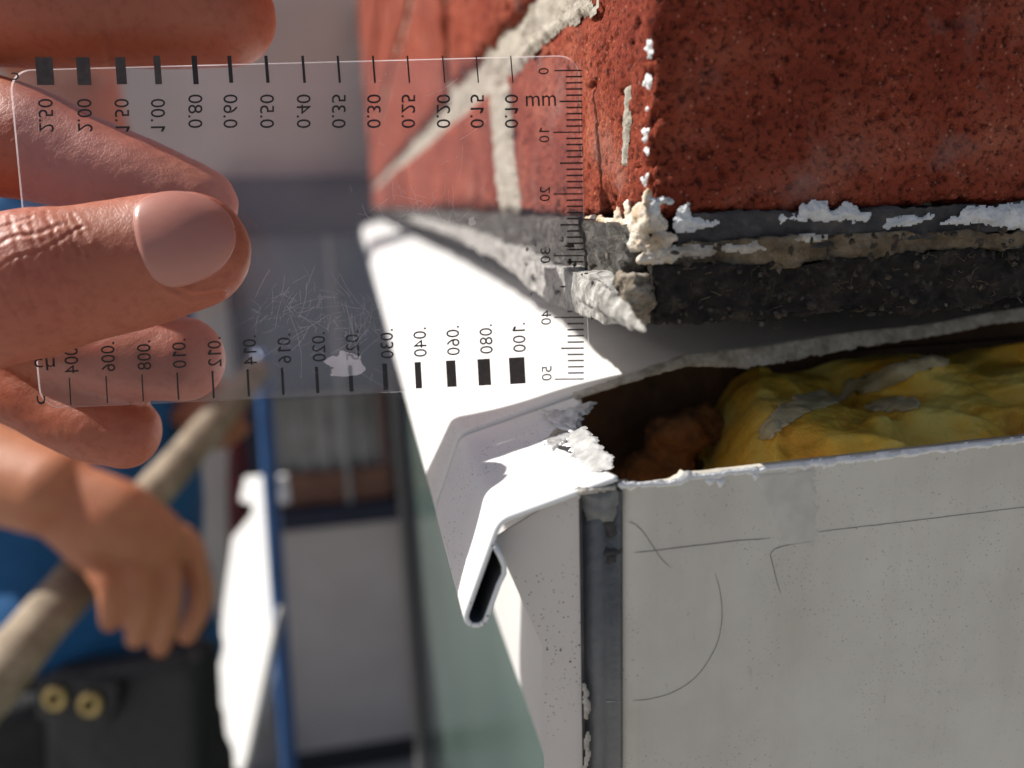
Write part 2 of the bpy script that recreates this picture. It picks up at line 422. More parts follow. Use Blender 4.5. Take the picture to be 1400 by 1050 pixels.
# ------------------------------------------------------------------ brick wall
def rbox_grid(L, Wd, H, step, r=.003, amp=.0006, seed=1, dense=None):
    """rounded brick with gritty faces; dense = step for the far sides"""
    def axis(a):
        return np.linspace(0, a, max(3, int(round(a / step)) + 1))
    xs, ys, zs = axis(L), axis(Wd), axis(H)
    V = []; Fc = []; off = 0
    def add(Agrid, Bgrid, f, flip):
        nonlocal off
        A, B = np.meshgrid(Agrid, Bgrid, indexing='ij'); p = f(A.ravel(), B.ravel()); V.append(p)
        for q in grid_faces(len(Agrid), len(Bgrid), False, off): Fc.append(q[::-1] if flip else q)
        off += len(p)
    c = dense or step
    def co(a): return np.linspace(0, a, max(3, int(round(a / c)) + 1))
    z = lambda a: np.zeros_like(a)
    add(xs, zs, lambda a, b: np.stack([a, z(a), b], 1), False)          # -Y
    add(ys, zs, lambda a, b: np.stack([z(a), a, b], 1), True)           # -X
    add(co(L), co(H), lambda a, b: np.stack([a, z(a) + Wd, b], 1), True)
    add(co(Wd), co(H), lambda a, b: np.stack([z(a) + L, a, b], 1), False)
    add(xs, ys, lambda a, b: np.stack([a, b, z(a)], 1), True)
    add(xs, ys, lambda a, b: np.stack([a, b, z(a) + H], 1), False)
    V = np.concatenate(V); dim = np.array([L, Wd, H])
    q = np.clip(V, r, dim - r); d = V - q; l = np.linalg.norm(d, axis=1); l[l == 0] = 1
    nn = d / l[:, None]; V = q + nn * r
    S = V + seed * 3.1
    e = np.sort(np.minimum(V, dim - V), axis=1)[:, 1]                       # closeness to an edge
    chip = np.clip(1 - e / .006, 0, 1) * np.clip(fbm(S, 160, 4, seed + 3) - .02, 0, 1) * .006
    pits = np.clip(fbm(S, 420, 3, seed + 7) - .22, 0, 1) * .0030 + np.clip(fbm(S, 950, 2, seed + 8) - .25, 0, 1) * .0016
    V = V + nn * (amp * fbm(S, 120, 5, seed, .6) * 1.2 + .00035 * fbm(S, 700, 3, seed + 2, .8) - pits * (amp / .0006) - chip)[:, None]
    return V, Fc
WALL = thing('brick_wall', 'red brick wall corner with pale mortar above the metal sill', 'brick wall', (0, .4, 0))
WB = base_of(WALL)
def brick(lo, dims, step, seed, dense=None, amp=.0006, r=.003, label=None):
    V, Fc = rbox_grid(*dims, step, r, amp, seed, dense)
    o = mk('brick', V + np.array(lo), Fc, M_BRICK, WALL)
    if label: o['label'] = label
    return o
brick((0, 0, 0), (.215, .098, .0345), .00036, 1, .004, .00062, .0022)
CH = .0775; Z1 = .0455; BH = .0665
brick((.0015, 0, Z1), (.1025, .222, BH), .0009, 5, .006, .0010, .0055)
brick((0, .109, 0), (.1, .213, .0345), .0009, 9, .006, .0010, .0050)
# plain bricks beyond: three shared meshes copied through the courses
def proto(dims, seed): 
    V, Fc = rbox_grid(*dims, .0035, .003, .0008, seed, .01); me = bpy.data.meshes.new('brick')
    me.from_pydata(V.tolist(), [], Fc); me.materials.append(M_BRICK); me.polygons.foreach_set('use_smooth', np.ones(len(me.polygons), bool)); return me
LS = [proto((.1, .215, BH), 20 + k) for k in range(3)]
SS = [proto((.215, .1, BH), 30 + k) for k in range(2)]
LOW = proto((.1, .215, .0345), 40)
def put(me, x, y, z):
    o = bpy.data.objects.new('brick', me); COL.objects.link(o); o.parent = WALL; o.location = Vector((x, y, z)) - Vector(WB)
y = .332
while y < 1.62:
    put(LOW, rng.normal(0, .0006), y, 0); y += .2255
for k in range(0, 6):
    z = Z1 + k * CH; st = (k % 2 == 0)
    if st:
        y = .2325
    else:
        put(SS[k % 2], 0, 0, z); y = .1105
    while y < 1.60:
        put(LS[int(rng.integers(3))], rng.normal(0, .0008), y, z); y += .2255
    x = .113 if st else .2255
    while x < .5:
        put(SS[k % 2], x, rng.normal(0, .0006), z); x += .2255
put(SS[0], .2255, 0, -.032)
def mortar():
    parts = []; off = 0; Vs = []; Fs = []
    def add(G1, G2, f, flip):
        nonlocal off
        A, B = np.meshgrid(G1, G2, indexing='ij'); p = f(A.ravel(), B.ravel()); Vs.append(p)
        Fs.extend([q[::-1] if flip else q for q in grid_faces(len(G1), len(G2), False, off)]); off += len(p)
    ya = np.concatenate([np.arange(.004, .36, .0009), np.arange(.36, 1.69, .012)])
    za = np.concatenate([np.arange(.0, .03, .004), np.arange(.03, .052, .0007), np.arange(.052, .125, .0025), np.arange(.125, .52, .01)])
    add(ya, za, lambda a, b: np.stack([np.full_like(a, .0042), a, b], 1), True)
    xa = np.concatenate([np.arange(.0042, .11, .0015), np.arange(.11, .6, .01)])
    zb = np.concatenate([np.arange(.0, .03, .004), np.arange(.03, .052, .001), np.arange(.052, .52, .01)])
    add(xa, zb, lambda a, b: np.stack([a, np.full_like(a, .0042), b], 1), False)
    V = np.concatenate(Vs)
    d = .0024 * fbm(V, 140, 5, 71, .62) + .0008 * fbm(V, 900, 3, 75, .8)
    V[:, 0] -= np.where(V[:, 0] < .0043, d, 0); V[:, 1] -= np.where(V[:, 1] < .0043, d, 0)
    mk('mortar', V, Fs, M_MORTAR, WALL)
    bxo('wall_core', (.012, .012, .0), (.6, 1.69, .52), M_MORTAR, WALL, 0)
    bxo('void_light_block', (.008, .014, -.0150), (.6, 1.69, -.0006), M_DARKMASTIC, WALL, 0)  # dark box added to stop light passing through the void under the bricks
    # mortar smeared out of the bed joint on the sunlit face
    for k, (pl, s) in enumerate([([(690, 95), (735, 45), (800, 0), (815, 12), (770, 36), (735, 62), (705, 98)], 3),
                                 ([(696, 118), (672, 120), (681, 250), (688, 288), (712, 288), (700, 200)], 6)]):
        crust('mortar_smear', [on(a, b, 0, -.0002) for a, b in pl], (-1, 0, 0), M_MORTAR, WALL, .0009, .0006, .0022, s, .9, 500)
    crust('mortar_scrape', [on(a, b, 0, -.0001) for a, b in [(856, 118), (862, 118), (860, 175), (856, 228), (851, 228), (853, 170)]], (-1, 0, 0), M_MORTAR, WALL, .00035, .0003, .0008, 8, .8)
mortar()

# ------------------------------------------------------------------ sealing layers under the brick
SEAL = thing('sealing_strip', 'crumbling layers of dark mastic, tan fibre and black felt under the corner brick', 'sealant', (.03, 0, -.008))
def rough_bar(name, x0, x1, y0, y1, zt, zb, mat, amp, sc, seed, step=.0005, axis=0, m=(10, 8), taper=None):
    """bar along X (axis 0) or Y (axis 1); front at y0 (or x0), z range zt..zb as functions of the run"""
    n = max(4, int((x1 - x0) / step)); rows = []
    for s in np.linspace(x0, x1, n):
        t_, b_ = zt(s), zb(s); k1, k2 = m; f0, f1 = y0(s), y1
        loop = [(f0, z) for z in np.linspace(t_, b_, k1, endpoint=False)] + [(q, b_) for q in np.linspace(f0, f1, k2, endpoint=False)] + \
               [(f1, z) for z in np.linspace(b_, t_, 4, endpoint=False)] + [(q, t_) for q in np.linspace(f1, f0, k2, endpoint=False)]
        loop = np.array(loop)
        rows.append(np.stack([np.full(len(loop), s), loop[:, 0], loop[:, 1]], 1) if axis == 0 else np.stack([loop[:, 0], np.full(len(loop), s), loop[:, 1]], 1))
    V, Fc = loft(rows); N = vnormals(V, Fc)
    if np.mean(np.sum(N * (V - V.mean(0)), 1)) < 0: N = -N; Fc = [f[::-1] for f in Fc]
    V = V + N * (amp * fbm(V, sc, 5, seed, .62))[:, None]
    return mk(name, V, Fc, mat, SEAL)
w1 = lambda s, a, f, p: a * math.sin(s * f + p) + .5 * a * math.sin(s * f * 2.7 + p * 2)
rough_bar('dark_mastic', .004, .14, lambda s: -.0006 + w1(s, .0003, 160, 0), .006, lambda s: .0004, lambda s: -.0043 + w1(s, .0004, 120, 1), M_DARKMASTIC, .0013, 240, 101, .0004, 0, (16, 8))
rough_bar('tan_fibre_strip', .0015, .14, lambda s: -.0012 + w1(s, .0003, 140, 2), .006, lambda s: -.0038 + .0008 * math.sin(s * 60), lambda s: -.0068 + w1(s, .0005, 110, 3) - .001 * math.exp(-s / .01), M_TAN, .0014, 280, 111, .0004, 0, (14, 8))
rough_bar('black_felt', .0005, .14, lambda s: -.0018 + w1(s, .0004, 100, 4), .010, lambda s: -.0064 + w1(s, .0003, 100, 2), lambda s: -.0150 + .0012 * min(1, s / .05) + w1(s, .0006, 75, 1) + .004 * max(0, s - .06) / .05, M_FELT, .0024, 210, 121, .0004, 0, (26, 14))
tp = lambda s: .5 + .5 * math.exp(-max(0, s - .03) / .12)
rough_bar('grey_mastic', .001, .42, lambda s: -.0034 * tp(s) + w1(s, .0003, 90, 1), .004, lambda s: -.0006, lambda s: -.0085 * tp(s), M_GREYMASTIC, .0018, 260, 131, .0007, 1, (16, 8))
rough_bar('pale_mastic_lip', .0005, .42, lambda s: -.0062 * tp(s) + w1(s, .0004, 80, 2), .003, lambda s: -.0082 * tp(s) + w1(s, .0004, 130, 0), lambda s: -.0146 * tp(s) + w1(s, .0004, 70, 1), M_LIP, .0011, 200, 141, .0007, 1, (16, 10))
rough_bar('far_mastic', .42, 1.6, lambda s: -.003, .004, lambda s: -.0002, lambda s: -.0085, M_GREYMASTIC, .001, 100, 151, .004, 1, (5, 4))
def lump(name, items, mat, parent, voxel=.00035, amp=.0006, sc=500, seed=1):
    V, Fc = remesh([ellip(c, r) for c, r in items], voxel, 2)
    V = V + vnormals(V, Fc) * (amp * fbm(V, sc, 4, seed, .65))[:, None]
    return mk(name, V, Fc, mat, parent)
def onw(px, py): return on(px, py, 0, -.001)
lump('cream_filler', [(onw(866, 318), (.0014, .0042, .0024)), (onw(874, 304), (.0012, .0030, .0026)), (onw(852, 309), (.0008, .0045, .0012)), (onw(846, 300), (.0006, .0016, .0020)),
                      (onw(836, 304), (.0007, .0045, .0008)), (on(888, 297, 1, -.0003), (.0020, .0008, .0020)), (on(886, 276, 1, -.0002), (.0007, .0006, .0016)), (on(896, 308, 1, -.0005), (.0016, .0007, .0012)),
                      (onw(872, 334), (.0012, .0022, .0012)), (on(893, 336, 1, -.0010), (.0026, .0008, .0008)), (on(905, 328, 1, -.0010), (.0022, .0007, .0008)), (onw(858, 288), (.0004, .0008, .0016)), (onw(815, 300), (.0006, .006, .0006)), (on(900, 352, 1, -.0016), (.0032, .0006, .0011))],
     M_CREAM, SEAL, .00024, .0009, 650, 5)
lump('brown_rubble', [(on(868, 398, 1, -.0022), (.0022, .0014, .0017)), (on(858, 388, 1, -.001), (.0018, .0016, .0014)), (on(880, 404, 1, -.0026), (.0012, .001, .0008)), (on(864, 412, 1, -.0022), (.0016, .0012, .0010)), (on(848, 382, 0, -.004), (.001, .0014, .0012)), (on(886, 415, 1, -.0024), (.0012, .0008, .0012)), (on(872, 380, 1, -.0022), (.0016, .0008, .0006)), (on(878, 432, 1, -.0016), (.0014, .0012, .0014)), (on(862, 426, 1, -.001), (.0014, .0012, .0012))],
     M_RUBBLE, SEAL, .0003, .0010, 700, 9)
crust('pale_flap', [on(a, b, 0, -.0060) for a, b in [(790, 378), (812, 384), (836, 398), (858, 420), (878, 448), (882, 456), (868, 450), (848, 444), (824, 432), (790, 412)]], (-1, 0, 0), M_LIP, SEAL, .0008, .0002, .0007, 12, .45, 350)
fl = [[(925, 316), (922, 300), (932, 283), (940, 277), (947, 297), (962, 301), (988, 303), (955, 312)],
      [(1064, 303), (1072, 296), (1088, 296), (1098, 284), (1112, 275), (1130, 276), (1136, 292), (1146, 285), (1162, 279), (1172, 288), (1192, 294), (1185, 300), (1130, 300)],
      [(1204, 312), (1214, 298), (1240, 296), (1275, 299), (1262, 306), (1232, 305)],
      [(1284, 306), (1312, 297), (1324, 281), (1350, 284), (1410, 276), (1410, 313), (1372, 314), (1340, 305)],
      [(888, 276), (904, 270), (920, 273), (916, 282), (902, 280), (897, 294), (888, 296)]]
for k, pl in enumerate(fl):
    crust('paint_flake', [on(a, b, 1, -.0009) for a, b in pl], (0, -1, 0), M_WPAINT, SEAL, .0006, .0002, .0010, 50 + k, .8, 600)
for k, pl in enumerate([[(1085, 330), (1100, 320), (1130, 322), (1118, 330)], [(985, 340), (1030, 332), (1085, 333), (1060, 342), (1000, 347)], [(900, 342), (935, 335), (985, 340), (975, 350), (905, 352)]]):
    crust('paint_flake', [on(a, b, 1, -.0016) for a, b in pl], (0, -1, 0), M_EDGE, SEAL, .0006, .00025, .0008, 60 + k, .7, 700)
for k, (a, b) in enumerate([(884, 112), (882, 182), (884, 208), (881, 244), (886, 66), (884, 150)]):
    s = rng.uniform(2.5, 6)
    crust('paint_flake', [on(a + x * s, b + yy * s * 1.6, 0, -.0002) for x, yy in ((-1, 0), (-.3, -1), (.7, -.6), (.9, .5), (0, 1))], (-1, 0, 0), M_WPAINT, WALL, .00028, .0002, .0016, 80 + k, .9)
# loose fibres hanging out of the layers
def fibres():
    V = []; Fc = []
    for k in range(130):
        x = rng.uniform(.004, .075); z = rng.choice([-.0045, -.0062, -.0070, -.0100, -.014]) + rng.normal(0, .0006)
        p0 = np.array([x, -.0022, z]); d = np.array([rng.normal(0, 1), -abs(rng.normal(0, .5)), rng.normal(-.1, .7)]); d = nrm(d) * rng.uniform(.0006, .0022)
        mid = p0 + d * .5 + rng.normal(0, .0003, 3); e = p0 + d; wv = np.array([0, 0, .00004]); i = len(V)
        for q in (p0, mid, e): V += [q - wv, q + wv, q + np.array([.00004, -.00005, 0])]
        for s in (0, 3):
            for j in range(3): Fc.append((i + s + j, i + s + (j + 1) % 3, i + s + 3 + (j + 1) % 3, i + s + 3 + j))
    tag(mk('loose_fibres', np.array(V), Fc, M_TAN, SEAL), kind='stuff')
fibres()
def crumbs():
    V = []; Fc = []
    V0, F0 = ellip((0, 0, 0), (1, 1, 1), 6, 5)
    for k in range(260):
        if k < 220: c = np.array([rng.uniform(.001, .078), -.0026 - abs(rng.normal(0, .0006)), rng.uniform(-.0150, -.0030)])
        else: c = np.array([-.0045 - abs(rng.normal(0, .0015)), rng.uniform(.0005, .05), rng.uniform(-.015, -.003)])
        r_ = rng.uniform(.00012, .00055); v = V0 * rng.uniform(.5, 1.3, 3) * r_ * (1 + .35 * rng.normal(0, 1, (len(V0), 1))); i = len(V)
        V += (v + c).tolist(); Fc += [tuple(q + i for q in f) for f in F0]
    tag(mk('mastic_crumbs', np.array(V), Fc, M_RUBBLE2, SEAL), kind='stuff')
M_RUBBLE2 = layered('dark_crumbs', [(.3, (.015, .012, .010)), (.55, (.06, .048, .037)), (.75, (.28, .24, .19))], 350, .0006, .9, 900)
crumbs()

# ------------------------------------------------------------------ sill flashing
SILL = thing('sill_flashing', 'white coated metal sill with torn cut end and folded drip edge', 'metal sill', (-.02, .3, -.036))
Cx, Cz, Nx, Nz = -.0239, -.0363, -.0295, -.0506
SLOPE = .267
def sill_z(x):
    z = Cz + SLOPE * (x - Cx)
    return np.minimum(z, -.0253 + .02 * np.maximum(x - .016, 0))
def arc(c, r, a0, a1, n):
    t = np.linspace(a0, a1, n); return np.stack([c[0] + r * np.cos(t), c[1] + r * np.sin(t)], 1)
def sill_profile(xin, n=24):
    """from the inner edge out over the crease, down the nose and back up the hem"""
    xs = np.concatenate([np.linspace(xin, .11, 6)[:-1], np.linspace(min(xin, .11), Cx + .0015, n * 3)]) if xin > .11 else np.linspace(xin, Cx + .0015, n); top = np.stack([xs, sill_z(xs)], 1)
    nd = nrm([Nx - Cx, Nz - Cz]); td = nrm([-1, -SLOPE])
    a = np.array([Cx, Cz]); p0 = a - td * .0015; p2 = a + nd * .0015
    tt = np.linspace(0, 1, 9)[1:, None]
    bendp = (1 - tt) ** 2 * p0 + 2 * tt * (1 - tt) * a + tt ** 2 * p2
    nose = np.array([p2 + nd * s for s in np.linspace(.001, np.hypot(Nx - Cx, Nz - Cz) - .0034, 8)])
    per = np.array([-nd[1], nd[0]]); per = per if per[0] > 0 else -per
    hc = nose[-1] + per * .00175; ang = math.atan2(-per[1], -per[0])
    hem = arc(hc, .00175, ang, ang + math.pi, 9)[1:]
    ret = np.array([hem[-1] - nd * s for s in (.001, .003, .005, .0066, .0078, .0090, .0104)]); ret[-4] += per * .0002; ret[-3] -= per * .0002; ret[-2] -= per * .0012; ret[-1] -= per * .0026
    return np.vstack([top, bendp, nose, hem, ret])
def sill():
    Vs = []; Fs = []; off = 0
    def sheet(ys, xin, dz):
        nonlocal off
        rows = []
        for yv in ys:
            p = sill_profile(xin(yv)); rows.append(np.stack([p[:, 0], np.full(len(p), yv), p[:, 1] + dz(yv)], 1))
        V = np.concatenate(rows); Vs.append(V); Fs.extend(grid_faces(len(rows), len(rows[0]), False, off)); off += len(V)
    yf = np.concatenate([np.linspace(.0268, .06, 14), np.linspace(.07, .5, 24), np.linspace(.56, 1.66, 18)])
    sheet(yf, lambda yv: .5, lambda yv: 0.)
    V = Vs[0]   # a slight warp in the free end under the brick
    k = np.clip((V[:, 0] - .02) / .08, 0, 1) * np.clip(1 - (V[:, 0] - .11) / .1, 0, 1) * np.clip(1 - (V[:, 1] - .0268) / .05, 0, 1)
    V[:, 2] += .0032 * k + .0005 * k * np.sin(V[:, 0] * 170)
    yn = np.linspace(-.0102, .0262, 60)
    jag = lambda yv: float(np.interp(yv, [-.0102, -.004, .004, .010, .0145, .0165, .019, .0262], [-.0078, -.0086, -.0108, -.0130, -.0100, -.0062, -.0042, -.0022])) + .0009 * float(fbm(np.array([[yv, .3, .1]]), 420, 4, 7)[0])
    sheet(yn, jag, lambda yv: -.00022 - .00025 * (1 - math.exp(-(.0262 - yv) / .003)))
    o = mk('sheet', np.concatenate(Vs), Fs, M_SILL, SILL)
    o.data.materials[0] = simple('primer_with_hem_shade', (.085, .085, .088), (.12, .12, .122), 200, .6); o.data.materials.append(M_SILL)  # back primer, darkened so the hem slot's shade is in the colour
    s = o.modifiers.new('thick', 'SOLIDIFY'); s.thickness = .0007; s.offset = 1; s.material_offset = 1; s.material_offset_rim = 1
    # the ragged turned-down edge of the sheet, seen under the brick
    n = 420; xs = np.linspace(-.0035, .105, n); zt = sill_z(xs) + np.clip((xs - .02) / .08, 0, 1) * .0032 + .0005 * np.clip((xs - .02) / .08, 0, 1) * np.sin(xs * 170)
    q = np.stack([xs, xs * 0, xs * 0], 1)
    drop = np.interp(xs, [-.0035, .0, .012, .018, .03, .045, .06, .075, .105], [.0006, .0008, .0012, .0018, .0034, .0030, .0022, .0020, .0022]) * (1 + .35 * fbm(q, 500, 5, 3, .7) + .2 * fbm(q, 2500, 2, 4))
    rows = []
    for t in np.linspace(0, 1, 9):
        rows.append(np.stack([xs, .0262 - .0012 * math.sin(t * 1.4) + .0003 * fbm(np.stack([xs, xs * 0 + t * .003, xs * 0], 1), 900, 4, 8), zt + .0003 - drop * t], 1))
    V = np.concatenate(rows); e = mk('torn_edge', V, grid_faces(len(rows), n), M_EDGE, SILL)
    s = e.modifiers.new('thick', 'SOLIDIFY'); s.thickness = .0005
    V2 = []
    # bare metal where the coating tore off at the cut end
    nn = np.array([-SLOPE, 0, 1.]); p0 = (Cx, 0, Cz - .0009)
    crust('bare_patch', [onp(a, b, nn, p0) for a, b in [(744, 606), (770, 596), (800, 594), (818, 618), (838, 636), (815, 642), (786, 632), (770, 606), (756, 622)]], nn, M_BARE, SILL, .00016, .00022, .0016, 91, .5, 500, .0005)
    for k, pl in enumerate([[(778, 598), (800, 590), (812, 604), (836, 632), (841, 643), (812, 644), (790, 628)], [(742, 572), (762, 578), (784, 582), (806, 560), (816, 552), (800, 556), (776, 566)],
                            [(735, 568), (748, 572), (776, 584), (783, 592), (764, 588)]]):
        a = [onp(x, y_, nn, (Cx, 0, Cz - .0003)) for x, y_ in pl]
        tilt = nrm(nn + np.array([.3 * (k - 1), -.35 * (k == 1), 0])); c0 = np.mean(a, 0)
        a = [q_ + np.array([0, 0, -((q_ - c0) @ tilt) / tilt[2]]) for q_ in a]
        crust('torn_flake', a, tilt, [M_FLAKE, M_BARE, M_CHIP][k], SILL, .00030, .0002, .0013, 95 + k, .9, 240, .0004)
sill()
# small scratches of bare metal and the drawn line across the sill
def ribbon(name, pts, wd, n, mat, parent, seed=1, lift=.00006, wob=.00008, cnt=None):
    pts = np.asarray(pts, float); L = np.sum(np.linalg.norm(np.diff(pts, axis=0), axis=1)); cnt = cnt or max(12, int(L / .0004))
    c = cr(pts, cnt); T = np.gradient(c, axis=0); T /= np.linalg.norm(T, axis=1)[:, None]; n = nrm(n)
    B = np.cross(T, n); B /= np.linalg.norm(B, axis=1)[:, None]
    ww = wd * (.65 + .5 * np.abs(fbm(c, 900, 3, seed))) * np.minimum(1, np.minimum(np.arange(cnt), np.arange(cnt)[::-1]) / 4 + .25)
    c = c + B * (fbm(c, 600, 3, seed + 4) * wob)[:, None] + n * lift
    V = np.concatenate([c - B * ww[:, None] / 2, c + B * ww[:, None] / 2 + 0 * c, c + n * .00003])
    V = np.concatenate([c - B * ww[:, None] / 2, c + n * .00004, c + B * ww[:, None] / 2])
    Fc = []
    for s in (0, cnt):
        for i in range(cnt - 1): Fc.append((s + i, s + i + 1, s + cnt + i + 1, s + cnt + i))
    return mk(name, V, Fc, mat, parent)
sn = np.array([-SLOPE, 0, 1.]); sp0 = (Cx, 0, Cz)
ribbon('pencil_line', [onp(a, b, sn, sp0) for a, b in [(668, 368), (720, 408), (770, 446), (805, 474), (838, 500), (862, 521)]], .00030, sn, M_SMUDGE, SILL, 3)
ribbon('scratch', [onp(a, b, sn, (Cx, 0, Cz - .0010)) for a, b in [(654, 632), (690, 616), (730, 600), (760, 586)]], .00022, sn, M_PENCIL, SILL, 4)
ribbon('scratch', [onp(a, b, sn, (Cx, 0, Cz - .0010)) for a, b in [(668, 634), (690, 624), (700, 619)]], .00018, sn, M_PENCIL, SILL, 5)

# ------------------------------------------------------------------ cladding panel and the side under the sill
PANEL = thing('cladding_panel', 'grey coated cladding panel with pencil marks below the insulation', 'panel', (.1, -.009, -.5))
PY = -.010
def panel():
    PX0 = -.0068
    # front sheet: left edge rolled back into the seam, upper edge nicked
    xs = np.concatenate([[PX0 + .0000, PX0 + .0001, PX0 + .0004, PX0 + .0010, PX0 + .0018], np.linspace(PX0 + .003, .075, 190), np.linspace(.08, .5, 20)])
    back = np.array([.0030, .0016, .0007, .0002, .00004] + [0.] * (len(xs) - 5))
    zt = -.0335 + .0006 * np.clip((xs - .0) / .06, 0, 1) + .00022 * fbm(np.stack([xs, xs * 0, xs * 0], 1), 260, 5, 31, .7)
    zt = zt + np.where(xs < .0015, -.0007, 0) + .0005 * np.exp(-((xs - .0012) / .0008) ** 2)
    zz = np.concatenate([np.linspace(0, .004, 8), np.linspace(.006, .06, 12), np.linspace(.1, 1.3, 8)])
    V = []
    for d in zz: V.append(np.stack([xs, PY + back, zt - d], 1))
    V = np.concatenate(V); o = mk('front_sheet', V, grid_faces(len(zz), len(xs)), M_PANEL, PANEL)
    s = o.modifiers.new('thick', 'SOLIDIFY'); s.thickness = .0014; s.offset = 1
    # chipped coating along the upper cut edge
    e = [(846, 662), (856, 659), (880, 660), (905, 658), (930, 655), (937, 650), (940, 645), (946, 647), (944, 656), (930, 662), (900, 665), (870, 667), (850, 668)]
    crust('edge_chip', [on(a, b, 1, PY - .0002) for a, b in e], (0, -1, 0), M_CHIP, PANEL, .0006, .00018, .0003, 33, .6, 900)
    e = [(944, 652)] + [(x, 649 - (x - 950) * .112 + rng.normal(0, .6)) for x in range(950, 1420, 9)] + [(x, 654 - (x - 950) * .112 + abs(rng.normal(0, 2.2))) for x in range(1415, 945, -9)]
    crust('edge_chip', [on(a, b, 1, PY - .0001) for a, b in e], (0, -1, 0), M_CHIP, PANEL, .00035, .0002, .0003, 35, .9, 900)
    for k, (a, b) in enumerate([(972, 658), (985, 660), (1033, 650), (1128, 634)]):
        crust('edge_chip', [on(a + x, b + y_, 1, PY - .0001) for x, y_ in ((-6, -4), (6, -5), (4, 3), (0, 7), (-4, 2))], (0, -1, 0), M_CHIP, PANEL, .0003, .00018, .0004, 140 + k, .6)
    # the seam: dark rubber channel with a dusty plug in its head
    r = []
    for z in np.linspace(-.0352, -1.2, 30):
        x0, x1 = -.0127, -.0067; t = np.linspace(0, 1, 14)
        xx = x0 + (x1 - x0) * t; yy = PY + .0016 - .0010 * np.sin(np.pi * t) ** .5 + .0006 * np.cos(t * 9)
        loop = np.concatenate([np.stack([xx, yy], 1), np.stack([xx[::-1], np.full(14, PY + .006)], 1)])
        r.append(np.stack([loop[:, 0], loop[:, 1], np.full(28, z)], 1))
    V, Fc = loft(r); mk('seam_gasket', V, Fc, M_GASKET, PANEL)
    pts = [(789, 672), (798, 667), (842, 664), (845, 676), (842, 700), (838, 712), (806, 714), (801, 704), (797, 684)]
    a = [on(x, y_, 1, PY + .0006) for x, y_ in pts]
    crust('seam_plug', a, (0, -1, 0), M_PLUG, PANEL, .0009, .00022, .0003, 41, .35, 500)
    crust('plug_rim', [on(x, y_, 1, PY - .0004) for x, y_ in [(789, 674), (796, 669), (820, 667), (842, 665), (842, 670), (820, 672), (798, 676)]], (0, -1, 0), M_EDGE, PANEL, .0005, .0002, .0002, 43, .5)
    for k, pl in enumerate([[(818, 712), (838, 708), (842, 730), (832, 738), (828, 722)], [(818, 752), (850, 750), (848, 758), (822, 760)], [(832, 760), (840, 759), (840, 770), (834, 770)]]):
        crust('dirt_smear', [on(x, y_, 1, PY + .0009) for x, y_ in pl], (0, -1, 0), M_DARKMASTIC, PANEL, .0003, .0002, .0005, 45 + k, .6)
    # dark bar drawn as the seam's left line, with chips of old sealant
    bxo('seam_line', (-.01295, PY - .00015, -1.2), (-.01255, PY + .003, -.0352), M_DARKMASTIC, PANEL, .0001)
    for k, pl in enumerate([[(797, 935), (803, 940), (806, 965), (803, 985), (798, 980), (800, 960)], [(800, 1000), (806, 1010), (806, 1040), (798, 1060), (801, 1030)]]):
        crust('sealant_chip', [on(x, y_, 1, PY - .0006) for x, y_ in pl], (0, -1, 0), M_EDGE, PANEL, .0006, .0002, .0006, 53 + k, .8)
    # pencil marks
    yp = PY
    def pm(pts, wd, seed): ribbon('pencil_line', [on(a_, b_, 1, yp) for a_, b_ in pts], wd, (0, -1, 0), M_PENCIL, PANEL, seed)
    pm([(866, 756), (900, 752), (940, 747), (1000, 740), (1052, 736)], .00016, 61)
    pm([(1118, 727), (1160, 722), (1230, 714), (1320, 703), (1420, 691)], .00013, 62)
    pm([(856, 713), (868, 717), (880, 728), (892, 746), (904, 764), (917, 776)], .00015, 63)
    pm([(978, 784), (985, 812), (987, 842), (982, 874), (968, 904), (946, 930), (918, 947), (890, 955), (864, 958)], .00012, 64)
    pm([(1052, 757), (1056, 770), (1061, 790), (1067, 811)], .00015, 65)
    pm([(1053, 758), (1060, 750), (1078, 745), (1108, 740)], .00015, 66)
    ribbon('pencil_line', [on(a_, b_, 1, PY + .0010) for a_, b_ in [(799, 936), (806, 948), (822, 958), (850, 959)]], .00014, (0, -1, 0), M_SMUDGE, PANEL, 67)
    crust('tape_residue', [on(a_, b_, 1, PY) for a_, b_ in [(1034, 652), (1112, 641), (1117, 690), (1116, 730), (1112, 748), (1066, 742), (1060, 720), (1046, 690)]], (0, -1, 0), M_SMUDGE, PANEL, .00005, .0003, .0011, 68, .5, 1200, .00002)
    # the return under the sill: flange next to the seam, long fascia beyond
    fn = nrm([-.30, -.954, 0]); fp = (-.0126, PY, 0)
    pl = [onp(a_, b_, fn, fp) for a_, b_ in [(793, 664), (676, 735), (700, 790), (741, 882), (743, 1000), (746, 1120), (800, 1160)]]
    V = np.array(pl); n = len(V); V = np.concatenate([V, V - fn * .0004]); Fc = [tuple(range(n))[::-1], tuple(range(n, 2 * n))] + [(i, (i + 1) % n, n + (i + 1) % n, n + i) for i in range(n)]
    mk('side_flange', V, Fc, M_FLANGE, PANEL, False)
    bxo('fascia', (-.0112, .0005, -.101), (-.0100, 1.6, -.040), simple('pale_fascia', (.66, .66, .65), (.72, .72, .71), 30, .4), PANEL, .0008)
    bxo('frame_post', (-.0112, .0005, -1.2), (.002, .006, -.1015), M_GASKET, PANEL, 0)
panel()

